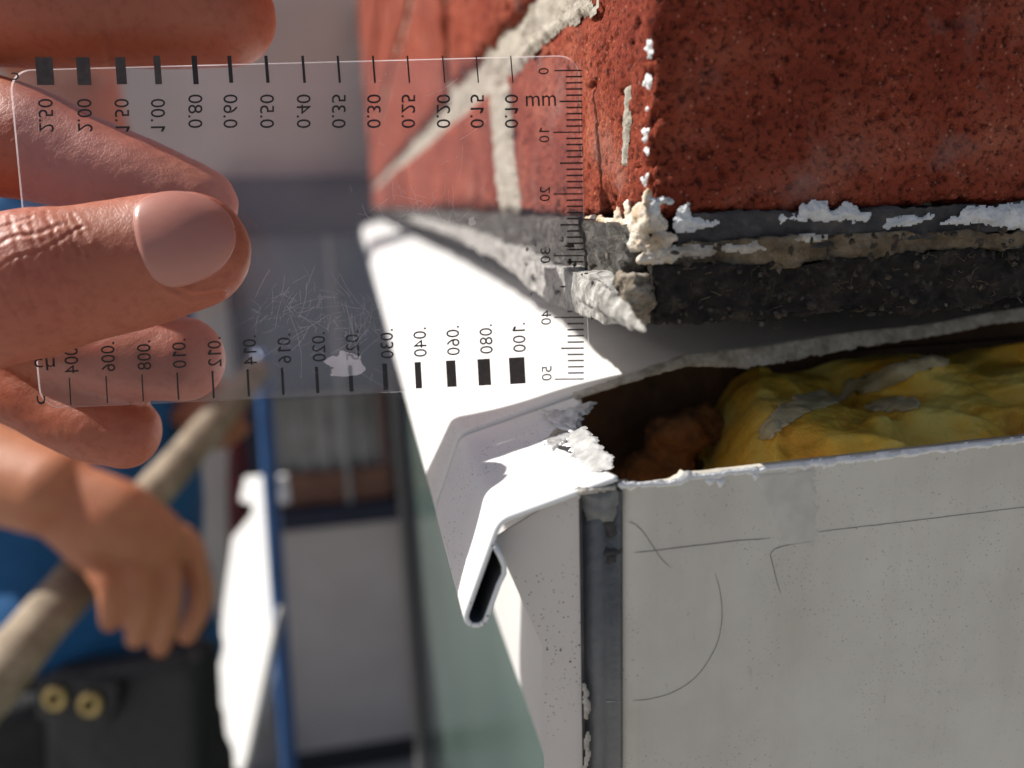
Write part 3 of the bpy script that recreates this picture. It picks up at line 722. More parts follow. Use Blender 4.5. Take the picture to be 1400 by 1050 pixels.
# ------------------------------------------------------------------ insulation in the cavity
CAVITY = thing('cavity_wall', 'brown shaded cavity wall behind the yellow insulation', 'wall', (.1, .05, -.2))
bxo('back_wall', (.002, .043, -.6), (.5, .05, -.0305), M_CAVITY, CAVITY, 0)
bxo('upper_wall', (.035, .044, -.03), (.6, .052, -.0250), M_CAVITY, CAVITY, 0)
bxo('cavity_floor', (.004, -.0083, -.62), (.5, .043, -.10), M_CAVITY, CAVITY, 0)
FOAM = thing('insulation_foam', 'yellow torn insulation foam in the gap between sheet and panel', 'insulation', (.06, .01, -.06))
def foam():
    nx, nv = 330, 150; xs = np.linspace(-.009, .11, nx); vs = np.linspace(0, 1, nv)
    X, Vv = np.meshgrid(xs, vs, indexing='ij'); X = X.ravel(); Vv = Vv.ravel()
    # front-bottom -> back-top
    Y = -.0075 + Vv * .044; Z = -.0500 + np.clip(Vv * 1.2, 0, 1) * .0215
    Pn = np.stack([X, Y, Z], 1); n = nrm([0, -.5, .85])
    nc = 46; cc = np.stack([rng.uniform(-.01, .112, nc), rng.uniform(0, .055, nc)], 1); tl = rng.normal(0, .42, (nc, 2)); bh = rng.uniform(-.002, .0035, nc)
    q2 = np.stack([X, Vv * .055], 1) + .0035 * np.stack([fbm(Pn, 90, 3, 231), fbm(Pn, 90, 3, 237)], 1)
    d2 = np.linalg.norm(q2[:, None, :] - cc[None], axis=2); wt = np.exp(-(d2 - d2.min(1, keepdims=True)) / .0011); wt /= wt.sum(1, keepdims=True)
    fac = (wt * (bh[None] + np.einsum('ijk,jk->ij', q2[:, None, :] - cc[None], tl))).sum(1)
    amp = np.interp(X, [-.01, .010, .018, .024, .04, .12], [.4, .6, .9, 1, 1, 1])
    Xe = X - .42 * Vv * .046
    dep = np.interp(Xe, [-.03, .004, .0115, .0135, .017, .05, .075, .12], [-.030, -.028, -.022, -.011, .0015, .0040, .0050, .0050])
    hh = dep + amp * (1.35 * fac + .0030 * fbm(Pn, 60, 3, 201) + .0016 * (1 - 2.4 * np.abs(fbm(Pn, 130, 3, 205))) + .0006) + .0013 * fbm(Pn, 260, 5, 211, .68) - .010 * np.clip(Vv - .72, 0, 1) * (X > .018)
    # a small hump deep in the dark left part
    hh = hh + .006 * np.exp(-((X - .004) / .0075) ** 2 - ((Vv - .45) / .2) ** 2)
    Q = Pn + hh[:, None] * n
    Q[:, 2] = np.where(Q[:, 2] > -.0335, -.0335 + (Q[:, 2] + .0335) * .42, Q[:, 2]); Q[:, 1] = np.maximum(Q[:, 1], -.0082)
    o = mk('foam_mass', Q, [f for f in grid_faces(nx, nv) if Xe[f[0]] > .0105], M_FOAM, FOAM)
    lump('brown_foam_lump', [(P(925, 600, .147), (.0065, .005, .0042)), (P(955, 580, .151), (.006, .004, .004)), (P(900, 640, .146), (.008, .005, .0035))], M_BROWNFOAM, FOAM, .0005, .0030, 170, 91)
    hx, hy, hd = proj(Q)
    def hit(px, py):
        dd = (hx - px) ** 2 + (hy - py) ** 2; c = np.where(dd < 36)[0]
        i = c[np.argmin(hd[c])] if len(c) else np.argmin(dd); return P(px, py, hd[i])
    QN = vnormals(Q, grid_faces(nx, nv)); QN = QN if QN[:, 2].mean() > 0 else -QN
    jx = hx + 7 * fbm(Q, 260, 4, 61, .7); jy = hy + 7 * fbm(Q, 260, 4, 67, .7)
    vis = (hd < .150) & (Xe > .0125)
    def skin_patch(name, poly, h, mat):
        I = (inside(jx, jy, poly) & vis & (QN @ (CAM - Q.mean(0)) > 0)).reshape(nx, nv); V = Q + QN * h * (1 + .5 * fbm(Q, 500, 3, 3))[:, None]; Fc = []
        for i in range(nx - 1):
            for j in range(nv - 1):
                if I[i, j] and I[i + 1, j] and I[i, j + 1] and I[i + 1, j + 1]: Fc.append((i * nv + j, (i + 1) * nv + j, (i + 1) * nv + j + 1, i * nv + j + 1))
        if not Fc: return
        used = np.unique(np.array(Fc)); mp = -np.ones(len(V), int); mp[used] = np.arange(len(used))
        s_ = mk(name, V[used], mp[np.array(Fc)], mat, FOAM).modifiers.new('t', 'SOLIDIFY'); s_.thickness = .0005
    skin_patch('foil_skin', [(1036, 600), (1060, 560), (1100, 538), (1150, 522), (1210, 506), (1270, 488), (1305, 486), (1290, 500), (1240, 516), (1195, 536), (1150, 552), (1100, 568), (1072, 588), (1050, 606)], .0006, M_FOIL)
    skin_patch('grey_pocket', [(1180, 556), (1215, 544), (1250, 546), (1262, 560), (1230, 568), (1190, 566)], .0006, M_FOIL)
foam()

# ------------------------------------------------------------------ window below the sill
def glass_mat():
    t = NT('teal_glass'); t.col(t.ramp(t.noise(9, 3), [(.3, (.085, .125, .112)), (.7, (.115, .16, .142))]))
    t.set(Roughness=.16); t.b.inputs['Specular IOR Level'].default_value = .5; return t.m
WIN = thing('window', 'blue green glazed window running below the white sill', 'window', (0, .4, -.7))
bxo('glass_pane', (-.002, .0065, -1.2), (.004, .735, -.1015), glass_mat(), WIN, 0)
bxo('end_frame', (-.008, .735, -1.2), (.02, .765, -.1015), simple('navy_frame', (.02, .028, .045), None, rough=.4), WIN, .002)
bxo('bottom_rail', (-.008, .012, -1.28), (.02, .765, -1.2), simple('navy_rail', (.02, .028, .045), None, rough=.4), WIN, .002)
bxo('end_trim', (-.014, .765, -1.2), (.02, .80, -.1015), simple('grey_trim', (.30, .29, .28), None, rough=.5), WIN, .002)

# ------------------------------------------------------------------ far wall with door
BY = 1.70
FW = thing('house_wall', 'plain grey rendered wall at the far end of the brick wall', 'wall', (-.5, BY, GZ))
def far(px, py, y=BY): return on(px, py, 1, y)
wl = simple('grey_render', (.52, .475, .435), (.58, .53, .49), 6, .9, .002, 60)
x0, x1 = far(372, 600)[0], far(562, 600)[0]
bxo('wall', (-3, BY + .06, GZ), (.6, BY + .3, .52), wl, FW, 0)
DOOR = thing('door', 'dark framed glazed door with grey lower panel beyond the sill', 'door', (-.13, BY, GZ))
M_NAVY = simple('navy_door_frame', (.005, .010, .034), (.009, .016, .046), 20, .5)
M_DPAN = simple('grey_door_panel', (.56, .50, .47), (.62, .56, .53), 8, .6)
zt = far(440, 240)[2]; z1 = far(460, 545)[2]; z2 = far(460, 690)[2]; z3 = far(460, 717)[2]; z4 = far(470, 1022)[2]
xl, xr = -.30, .03
bxo('frame_side', (xl - .03, BY - .02, GZ), (xl, BY + .06, zt), M_NAVY, DOOR, .003)
bxo('frame_side', (xr - .015, BY - .02, GZ), (xr + .02, BY + .06, zt), M_NAVY, DOOR, .003)
bxo('frame_head', (xl - .03, BY - .02, zt - .13), (xr + .02, BY + .06, zt), M_NAVY, DOOR, .003)
bxo('middle_rail', (xl, BY - .015, z3), (xr - .015, BY + .05, z2), M_NAVY, DOOR, .003)
bxo('lower_panel', (xl, BY, z4), (xr - .015, BY + .05, z3), M_DPAN, DOOR, .003)
bxo('bottom_rail', (xl, BY - .015, GZ), (xr - .015, BY + .05, z4), simple('dark_bottom', (.03, .03, .035), None, rough=.5), DOOR, .003)
def curtain():
    n, m = 120, 6; xs = np.linspace(xl, xr - .015, n); rows = []
    for z in np.linspace(z2, zt - .09, m): rows.append(np.stack([xs, BY + .035 + .008 * np.sin(xs * 130) + .004 * np.sin(xs * 310), np.full(n, z)], 1))
    mk('curtain', np.concatenate(rows), grid_faces(m, n), simple('grey_curtain', (.34, .335, .31), (.52, .51, .48), 14, .9), DOOR)
curtain()
zb_ = far(440, 538)[2]
bxo('glazing_reflection', (xl, BY + .0, zb_), (xr - .018, BY + .006, zt - .128), simple('slate_reflection', (.10, .125, .165), (.125, .15, .195), 14, .7), DOOR, .002)  # added slate panel, paints the dark reflection in the upper glazing
bxo('brown_board', (xl + .02, BY + .008, z2), (xr - .03, BY + .02, z2 + .085), simple('brown_board', (.16, .075, .05), (.24, .12, .08), 14, .8), DOOR, .004)
bxo('red_strip', (xr - .05, BY + .005, z2 + .09), (xr - .038, BY + .018, zt - .12), simple('red_brown_strip', (.22, .09, .07), None, rough=.8), DOOR, .002)
for xx in (-.11,):
    bxo('glazing_bar', (xx, BY - .004, z2), (xx + .012, BY + .006, zt - .09), simple('grey_bar', (.34, .34, .33), None, rough=.5), DOOR, .002)

# ------------------------------------------------------------------ blue post, white board, dark red sack between worker and door
def vbar(name, px0, py0, px1, py1, d0, d1, r, mat, label, cat):
    a, b = P(px0, py0, d0), P(px1, py1, d1); o = tube(name, [a, (a + b) / 2, b], [r] * 3, mat, None, 18, 24, 0, 1, 1, (1, 0, 0)); return tag(o, label, cat)
M_BLUE = simple('blue_post_paint', (.02, .085, .24), (.03, .11, .30), 20, .4)
vbar('blue_post', 358, 480, 404, 1180, 1.20, 1.30, .0122, M_BLUE, 'thin blue painted post between the white board and the door', 'post')
def board():
    Y0 = 1.05
    pl = [(335, 652), (372, 648), (379, 760), (384, 838), (372, 910), (350, 985), (330, 1056), (318, 1050), (304, 980), (300, 900), (306, 825), (318, 735), (344, 704), (347, 690), (328, 684)]
    n = nrm([-.80, -.52, .30]); c = P(340, 830, 1.36)
    V = np.array([onp(a, b, n, c) for a, b in pl]); k = len(V); V = np.concatenate([V, V - n * .012])
    Fc = [tuple(range(k)), tuple(range(k, 2 * k))[::-1]] + [(i, k + i, k + (i + 1) % k, (i + 1) % k) for i in range(k)]
    o = mk('white_board', V, Fc, simple('white_board', (.80, .80, .79), None, rough=.5), None, False); tag(o, 'sunlit white board with a notch standing left of the blue post', 'board')
    bm = bmesh.new(); bm.from_mesh(o.data); bmesh.ops.recalc_face_normals(bm, faces=bm.faces); bm.to_mesh(o.data); bm.free()
    # two rungs of a thin ladder-like bar leaning before it throw the blue stripes
    a, b = P(384, 830, 1.22), P(338, 1050, 1.18)
    o = tube('grey_bar', [a, (a + b) / 2, b], [.006] * 3, simple('grey_bar_paint', (.38, .38, .37), None, rough=.5), None, 12, 12); tag(o, 'slim grey bar leaning along the lower edge of the white board', 'bar')
    for k, (p, q) in enumerate([((300, 882), (382, 838)), ((300, 976), (372, 940))]):
        p3, q3 = onp(*p, n, c) + SUN * .10, onp(*q, n, c) + SUN * .10
    a = P(392, 668, 1.0); 
    o = bxo('white_block', (-.0, 0, 0), (.016, .012, .05), simple('white_block', (.8, .8, .8), None, rough=.5), None, .003); o.location = P(383, 690, 1.30); tag(o, 'small white block right of the blue post beside the white board', 'block')
board()
o = tube('red_sack', [P(322, 560, 1.52), P(326, 640, 1.52), P(327, 720, 1.51), P(326, 800, 1.50)], [.012, .020, .022, .018], simple('dark_red_cloth', (.10, .008, .012), (.03, .006, .01), 30, .9), None, 16, 24, .004)
tag(o, 'dark red hanging strap behind the worker, left of the white board', 'strap')

# ------------------------------------------------------------------ worker
PERSON = thing('person', 'worker in blue top and black trousers gripping a rough wooden pole', 'person', tuple(np.array([P(100, 980, .72)[0], P(100, 980, .72)[1], GZ])))
def px2m(r, d): return r * d / F
def worker():
    parts = []
    def L(pts, rad, **k):
        parts.append(limb(pts, rad, **k)[:2])
    hip = P(100, 985, .74); chest = P(62, 520, .80); neck = P(105, 190, .86)
    # trunk, neck and head
    L([hip + np.array([0, 0, -.10]), hip, (hip + chest) / 2, chest, (chest + neck * 2) / 3, neck], [.106, .108, .106, .124, .110, .058], ell=.95, tip=False)
    head = neck + np.array([-.02, -.02, .17])
    L([neck - np.array([0, 0, .02]), neck + np.array([0, -.005, .05]), neck + np.array([0, -.01, .08])], [.058, .054, .058])
    parts.append(ellip(head, (.074, .096, .118), 24, 16))
    fwd = nrm([.75, -.65, -.15]); parts.append(ellip(head + fwd * .094 + np.array([0, 0, -.018]), (.014, .014, .022))); 
    sd = np.cross(fwd, [0, 0, 1.])
    for s in (-1, 1): parts.append(ellip(head + sd * .076 * s + np.array([0, 0, -.01]), (.012, .018, .030)))
    parts.append(ellip(head + fwd * .082 + np.array([0, 0, -.058]), (.026, .022, .010))); parts.append(ellip(head + fwd * .07 + np.array([0, 0, -.095]), (.03, .03, .022)))
    # near arm: shoulder, elbow out of frame, forearm, wrist, hand
    sh = P(-160, 330, .74); el = P(-330, 545, .56); wr = P(70, 672, .515)
    L([sh + np.array([.05, .02, .0]), sh, (sh + el) / 2, el, el * .6 + wr * .4, el * .2 + wr * .8, wr], [.05, .056, .048, .043, .046, .034, .030], ell=.9)
    # back of the hand over the pole
    kn = [P(250, 738, .545), P(214, 756, .525), P(174, 770, .51), P(136, 780, .50)]
    L([P(48, 662, .515), P(98, 690, .512), P(150, 722, .512), P(190, 744, .518)], [.027, .029, .034, .031], ell=.55)
    pole_a, pole_b = P(-70, 1002, .43), P(352, 505, .80)
    tips = [[(268, 780, .540), (274, 822, .540), (256, 868, .556)], [(230, 798, .518), (229, 842, .518), (219, 884, .534)], [(190, 806, .504), (191, 842, .505), (186, 872, .520)], [(150, 806, .496), (151, 832, .497), (150, 852, .510)]]
    for k in range(4):
        p = [kn[k] + (wr - kn[k]) * .35, kn[k]] + [P(*q) for q in tips[k]]
        r = [.0100, .0104, .0094, .0088, .0076][:]
        if k == 3: r = [q * .86 for q in r]
        L(p, r, ell=.95, m=16, n=36)
    L([P(110, 720, .53), P(170, 790, .565), P(230, 800, .585)], [.014, .0115, .009], m=16)
    # far arm and hand further up the pole
    sh2 = P(60, 330, .92); el2 = P(120, 560, 1.0); wr2 = P(225, 590, .84)
    L([sh2, (sh2 + el2) / 2, el2, (el2 + wr2) / 2, wr2], [.054, .048, .042, .040, .029], ell=.9)
    L([wr2, P(262, 575, .80), P(292, 560, .775)], [.028, .036, .034], ell=.65)
    for k in range(4):
        a = np.array([300 - 14 * k, 545 + 12 * k]); L([P(a[0] - 30, a[1] - 4, .78), P(a[0] + 2, a[1] - 12, .755), P(a[0] + 24, a[1] + 10, .755), P(a[0] + 16, a[1] + 30, .765)], [.0115, .011, .0098, .0082], m=14, n=24)
    L([P(268, 585, .80), P(300, 600, .80), P(330, 585, .80)], [.014, .012, .009], m=14)
    # legs and feet (boots) down to the ground
    for s in (-1, 1):
        h = hip + np.array([.05 * s - .02, .05 * s, -.06]); kz = np.array([h[0] + .02 * s, h[1] - .02, GZ + .46]); an = np.array([h[0] + .03 * s, h[1] + .02, GZ + .09])
        L([h, (h + kz) / 2, kz, (kz + an) / 2, an], [.066, .066, .056, .050, .040], ell=.95)
        f = an + np.array([.07, -.14, -.05]); L([an + np.array([-.01, .02, -.04]), (an + f) / 2 + np.array([0, 0, -.01]), f], [.042, .044, .036], ell=.8, bdir=(0, 0, 1))
    V, Fc = remesh(parts, .0023, 3)
    V = V + vnormals(V, Fc) * (.0006 * fbm(V, 60, 4, 3))[:, None]
    V[:, 2] = np.maximum(V[:, 2], GZ + .004)
    mk('body', V, Fc, M_SKIN2, PERSON)
    # clothes
    def cloth(name, parts_, mat, vox=.008, wr_=.006, sc=14, seed=1):
        V, Fc = remesh(parts_, vox, 3); V = V + vnormals(V, Fc) * (wr_ * (1 - 2 * np.abs(fbm(V, sc, 4, seed))))[:, None]
        return mk(name, V, Fc, mat, PERSON)
    cl = []
    hem = hip + np.array([0, 0, .035])
    cl.append(limb([hem, hip * .7 + chest * .3, (hip + chest) / 2, chest, (chest + neck * 2) / 3, neck * .9 + chest * .1], [.136, .132, .132, .142, .118, .070], ell=1, tip=False, n=40)[:2])
    for a_, b_, r_ in ((sh, el, .066), (sh2, el2, .062)):
        cl.append(limb([a_ * .8 + chest * .2, a_, a_ * .55 + b_ * .45], [.07, r_, r_ * .95], tip=False)[:2])
    t = NT('blue_shirt'); t.col(t.ramp(t.noise(14, 5), [(.3, (.010, .095, .26)), (.7, (.018, .15, .38))])); t.set(Roughness=.85); t.bump(t.noise(160, 4), .001)
    cloth('shirt', cl, t.m, .007, .007, 12, 7)
    cl = [limb([hip + np.array([0, 0, .10]), hip, hip + np.array([0, 0, -.10])], [.126, .128, .124], ell=1, tip=False)[:2]]
    for s in (-1, 1):
        h = hip + np.array([.05 * s - .02, .05 * s, -.06]); kz = np.array([h[0] + .02 * s, h[1] - .02, GZ + .46]); an = np.array([h[0] + .03 * s, h[1] + .02, GZ + .10])
        cl.append(limb([h, (h + kz) / 2, kz, (kz + an) / 2, an], [.090, .088, .078, .072, .066], ell=1, tip=False)[:2])
    cloth('trousers', cl, simple('black_work_cloth', (.010, .010, .012), (.022, .022, .025), 60, .85, .001, 200), .008, .006, 12, 9)
    hr = ellip(head + np.array([-.005, .012, .022]) - fwd * .012, (.080, .100, .112), 26, 16)
    V, Fc = hr; V = V + vnormals(V, Fc) * (.006 * fbm(V, 60, 4, 2))[:, None]; mk('hair', V, Fc, simple('dark_hair', (.02, .014, .01), None, rough=.7), PERSON)
    for s in (-1, 1):
        c = head + fwd * .083 + sd * .031 * s + np.array([0, 0, .012]); V, Fc = ellip(c, (.011, .011, .008), 14, 8); mk('eye', V, Fc, simple('eye_white', (.6, .6, .58), None, rough=.2), PERSON)
        an = hip + np.array([.08 * s - .02, .07 * s, 0]); an[2] = GZ + .06; f = an + np.array([.07, -.14, -.012])
        V, Fc, *_ = limb([an + np.array([-.02, .04, 0]), (an + f) / 2, f], [.056, .054, .046], ell=.9, bdir=(0, 0, 1)); V[:, 2] = np.maximum(V[:, 2], GZ + .001); mk('boot', V, Fc, simple('work_boot', (.03, .022, .016), None, rough=.7), PERSON)
    # tool pouch on the belt, with brass eyelets
    PO = thing('tool_pouch', 'black tool pouch with two brass eyelets on the worker\'s belt', 'tool pouch', tuple(P(110, 985, .585)))
    nrm_c = -R[:, 2]; 
    def plate(name, pl, d, th, mat, par):
        V = np.array([P(a, b, d) for a, b in pl]); k = len(V); V = np.concatenate([V, V + R[:, 2] * th])
        Fc = [tuple(range(k))[::-1], tuple(range(k, 2 * k))] + [(i, (i + 1) % k, k + (i + 1) % k, k + i) for i in range(k)]
        o = mk(name, V, Fc, mat, par, False); bm = bmesh.new(); bm.from_mesh(o.data); bmesh.ops.recalc_face_normals(bm, faces=bm.faces); bm.to_mesh(o.data); bm.free(); return bev(o, .0025 if th < .02 else .014, 2 if th < .02 else 5)
    blk = simple('black_leather', (.010, .010, .011), (.020, .020, .022), 120, .5, .0005, 400)
    plate('bag', [(46, 925), (120, 918), (272, 892), (276, 1200), (60, 1200)], .60, .05, blk, PO)
    plate('flap', [(44, 930), (100, 924), (162, 934), (160, 965), (142, 996), (110, 992), (50, 985)], .590, .008, blk, PO)
    br = simple('brass', (.55, .40, .16), (.65, .50, .22), 300, .35, 0, None, .8)
    for (a, b) in ((75, 955), (123, 963)):
        c = P(a, b, .5875); rr = []
        ex, ey, ez = R[:, 0], R[:, 1], -R[:, 2]
        for t_ in np.linspace(0, 2 * np.pi, 24, endpoint=False):
            d = np.cos(t_) * ex + np.sin(t_) * ey
            rr.append([c + d * (.0066 + .0026 * np.cos(p)) + ez * .0026 * np.sin(p) for p in np.linspace(0, 2 * np.pi, 10, endpoint=False)])
        V = np.array(rr).reshape(-1, 3); Fc = []
        for i in range(24):
            for j in range(10): Fc.append((i * 10 + j, i * 10 + (j + 1) % 10, ((i + 1) % 24) * 10 + (j + 1) % 10, ((i + 1) % 24) * 10 + j))
        mk('eyelet', V, Fc, br, PO)
    return pole_a, pole_b
pole_a, pole_b = worker()
pd = pole_b - pole_a
o = tube('wooden_pole', [pole_a - pd * .4, pole_a, pole_a + pd * .33, pole_a + pd * .66, pole_b], [.0185, .0178, .0165, .0150, .014],
         layered('weathered_wood', [(.3, (.20, .155, .11)), (.55, (.36, .29, .21)), (.75, (.48, .41, .32))], 60, .002, .85, 160), None, 20, 90, .0022)
tag(o, 'rough round wooden pole held diagonally in the worker\'s hand', 'pole')

# ------------------------------------------------------------------ clear crack-width gauge
def c2w(v): return CAM + R @ np.asarray(v, float)
_r = nrm([.0861, .0043, .0070]); _u = np.array([-.035, 1, -.083]); _u = nrm(_u - _r * (_u @ _r)); _n = -np.cross(_r, _u)
_n = _n if _n[2] < 0 else -_n
CC = c2w([-.0315, .0243, .1217]); CR_, CU, CN = R @ _r, R @ _u, R @ _n          # CN faces the lens
def cuv(px, py):
    p = onp(px, py, CN, CC); return np.array([(p - CC) @ CR_, (p - CC) @ CU])
def cpt(uv, h=0.): return CC + CR_ * uv[0] + CU * uv[1] + CN * h
TRc, BRc = cuv(798, 76), cuv(799, 524); TL, BL = cuv(19, 96), cuv(51, 559)
UR = (TRc[0] + BRc[0]) / 2; UL = (TL[0] + BL[0]) / 2; VT = TRc[1] ; VB = BRc[1]
VTL, VBL = TL[1], BL[1]
GAUGE = thing('crack_gauge', 'clear plastic crack width gauge card with mirrored black scale marks', 'gauge card', tuple(CC))
TH = .0005
def card():
    rc = .0031; out = []
    cor = [((UL, VTL), (1, -1), 90, 180), ((UL, VBL), (1, 1), 180, 270), ((UR, VB), (-1, 1), 270, 360), ((UR, VT), (-1, -1), 0, 90)]
    for (c, s, a0, a1) in cor:
        cc = (c[0] + s[0] * rc, c[1] + s[1] * rc)
        for a in np.linspace(math.radians(a0), math.radians(a1), 9): out.append((cc[0] + rc * math.cos(a), cc[1] + rc * math.sin(a)))
    n = len(out)
    V = [cpt(p, TH / 2) for p in out] + [cpt(p, -TH / 2) for p in out]
    mk('card_body', V, [tuple(range(n))[::-1], tuple(range(n, 2 * n))], M_CARD, GAUGE, False)
    mk('card_rim', V, [(i, (i + 1) % n, n + (i + 1) % n, n + i) for i in range(n)], M_CARDEDGE, GAUGE, True)
card()
HF = TH / 2 + .00003
def quad(name, p, q, wd, mat=None):
    """a printed stroke from uv p to uv q, wd wide"""
    p, q = np.array(p), np.array(q); d = (q - p) / np.linalg.norm(q - p); s = np.array([-d[1], d[0]]) * wd / 2
    V = [cpt(p - s, HF), cpt(q - s, HF), cpt(q + s, HF), cpt(p + s, HF)]
    return mk(name, V, [(0, 1, 2, 3)], mat or M_INK, GAUGE, False)
_tc = {}
def flag_ones(V, Fc):
    """the built-in face draws 1 as a bare stroke: give it its flag"""
    par = list(range(len(V)))
    def fd(a):
        while par[a] != a: a = par[a]
        return a
    for f in Fc:
        for q in f[1:]: par[fd(q)] = fd(f[0])
    H = V[:, 1].max(); g = {}
    for i in range(len(V)): g.setdefault(fd(i), []).append(i)
    V = V.tolist(); Fc = list(Fc)
    for idx in g.values():
        q = np.array([V[i] for i in idx]); d = q.max(0) - q.min(0)
        if d[0] < .22 * H and d[1] > .8 * H:
            x0, x1, t = q[:, 0].min(), q[:, 0].max(), q[:, 1].max(); i = len(V); w_ = x1 - x0
            V += [[x0, t, 0], [x0, t - 1.5 * w_, 0], [x0 - .26 * H, t - .30 * H, 0], [x0 - .26 * H, t - .30 * H + 1.15 * w_, 0]]; Fc.append((i, i + 3, i + 2, i + 1))
    return np.array(V), Fc
def glyphs(s):
    if s not in _tc:
        c = bpy.data.curves.new('t', 'FONT'); c.body = s; c.size = 1; c.resolution_u = 3
        o = bpy.data.objects.new('t', c); COL.objects.link(o); dg = bpy.context.evaluated_depsgraph_get(); dg.update()
        me = bpy.data.meshes.new_from_object(o.evaluated_get(dg)); V = np.array([v.co[:] for v in me.vertices]); Fc = [tuple(p.vertices) for p in me.polygons]
        bpy.data.objects.remove(o); bpy.data.curves.remove(c); bpy.data.meshes.remove(me)
        V, Fc = flag_ones(V, Fc); lo, hi = V.min(0), V.max(0); V = V - lo; _tc[s] = (V, Fc, hi - lo)
    return _tc[s]
def text(s, origin, xdir, ydir, length, height):
    """origin uv = start of the reading line at the foot of the glyphs"""
    V, Fc, d = glyphs(s); o = np.array(origin); xd = np.array(xdir, float); yd = np.array(ydir, float)
    Q = [cpt(o + xd * (v[0] / d[0] * length) + yd * (v[1] / d[1] * height), HF) for v in V]
    mk('numeral', Q, Fc, M_INK, GAUGE, False)
topx = [699, 652, 606, 558, 511, 463, 415, 365, 315, 267, 216, 166, 115, 62]
topl = ['0.10', '0.15', '0.20', '0.25', '0.30', '0.35', '0.40', '0.50', '0.60', '0.80', '1.00', '1.50', '2.00', '2.50']
topw = [.10, .15, .2, .25, .3, .35, .4, .5, .6, .8, 1.0, 1.5, 2.0, 2.5]
for k in range(14):
    x = topx[k]; w_ = max(topw[k], .2) * 1e-3; y0 = 76 + .002 * (x - 500) ** 2 / 100 * .3; 
    p = cuv(x - 1, 77 if k < 11 else 79); q = cuv(x + 2, 114 + (2 if k > 8 else 0) + (1 if k > 11 else 0))
    quad('gauge_bar', p, q, w_, M_INKBAR if w_ > .9e-3 else None)
    # numerals read upwards, mirrored
    st = cuv(x + (-2 if k < 11 else 0) - 7, 176 if k < 10 else 181); en = cuv(x - 9, 130 if k < 10 else 136)
    text(topl[k], st, (en - st) / np.linalg.norm(en - st), CRx := np.array([1., 0.]), np.linalg.norm(en - st), .00215)
botx = [708, 663, 618, 573, 528, 481, 435, 388, 341, 293, 245, 197, 148, 98]
botl = ['.100', '.080', '.060', '.040', '.030', '.025', '.020', '.016', '.014', '.012', '.010', '.008', '.006', '.004']
for k in range(14):
    x = botx[k]; w_ = max(float(botl[k]) * 25.4e-3, .2e-3); yb = 526 + (708 - x) * .047; 
    p = cuv(x, yb - 1.5); q = cuv(x - 2, yb - 37.5 - (1 if k > 6 else 0))
    quad('gauge_bar', p, q, w_, M_INKBAR if w_ > .9e-3 else None)
    st = cuv(x + 9.5, yb - 85); en = cuv(x + 11, yb - 45)
    text(botl[k], st, (en - st) / np.linalg.norm(en - st), np.array([-1., 0.]), np.linalg.norm(en - st), .0021)
ry = lambda m: 97 + m * (518 - 97) / 50
for m_ in range(51):
    L_ = 40 if m_ % 10 == 0 else (31 if m_ % 5 == 0 else 22)
    if m_ in (0,): L_ = 38
    quad('tick_mark', cuv(795.5 + m_ * .05, ry(m_)), cuv(795.5 + m_ * .05 - L_, ry(m_) + .3), .00026 if m_ % 10 else .00021)
for m_ in range(0, 60, 10):
    s = str(m_); ln = 9 if m_ == 0 else 20; yc = ry(m_) + (1 if m_ == 0 else (4 if m_ == 10 else 0)) - (8 if m_ == 50 else 0)
    st = cuv(750 + m_ * .08 + 0, yc - ln / 2); en = cuv(750 + m_ * .08, yc + ln / 2)
    text(s, st, (en - st) / np.linalg.norm(en - st), np.array([-1., 0.]), np.linalg.norm(en - st), .00165)
st, en = cuv(719, 146), cuv(760, 145); text('mm', st, np.array([1., 0]), np.array([0, 1.]), np.linalg.norm(en - st), .00165)
st, en = cuv(49, 507), cuv(77, 505); text('cµ', st, np.array([1., 0]), np.array([0, 1.]), np.linalg.norm(en - st), .0019)
st, en = cuv(64, 553), cuv(63, 541); text('c', cuv(52, 553), np.array([0., 1]), np.array([1., 0]), .0014, .0013)
st = cuv(28, 110); text('c', st, np.array([-1., 0]), np.array([0, 1.]), .0011, .0011)
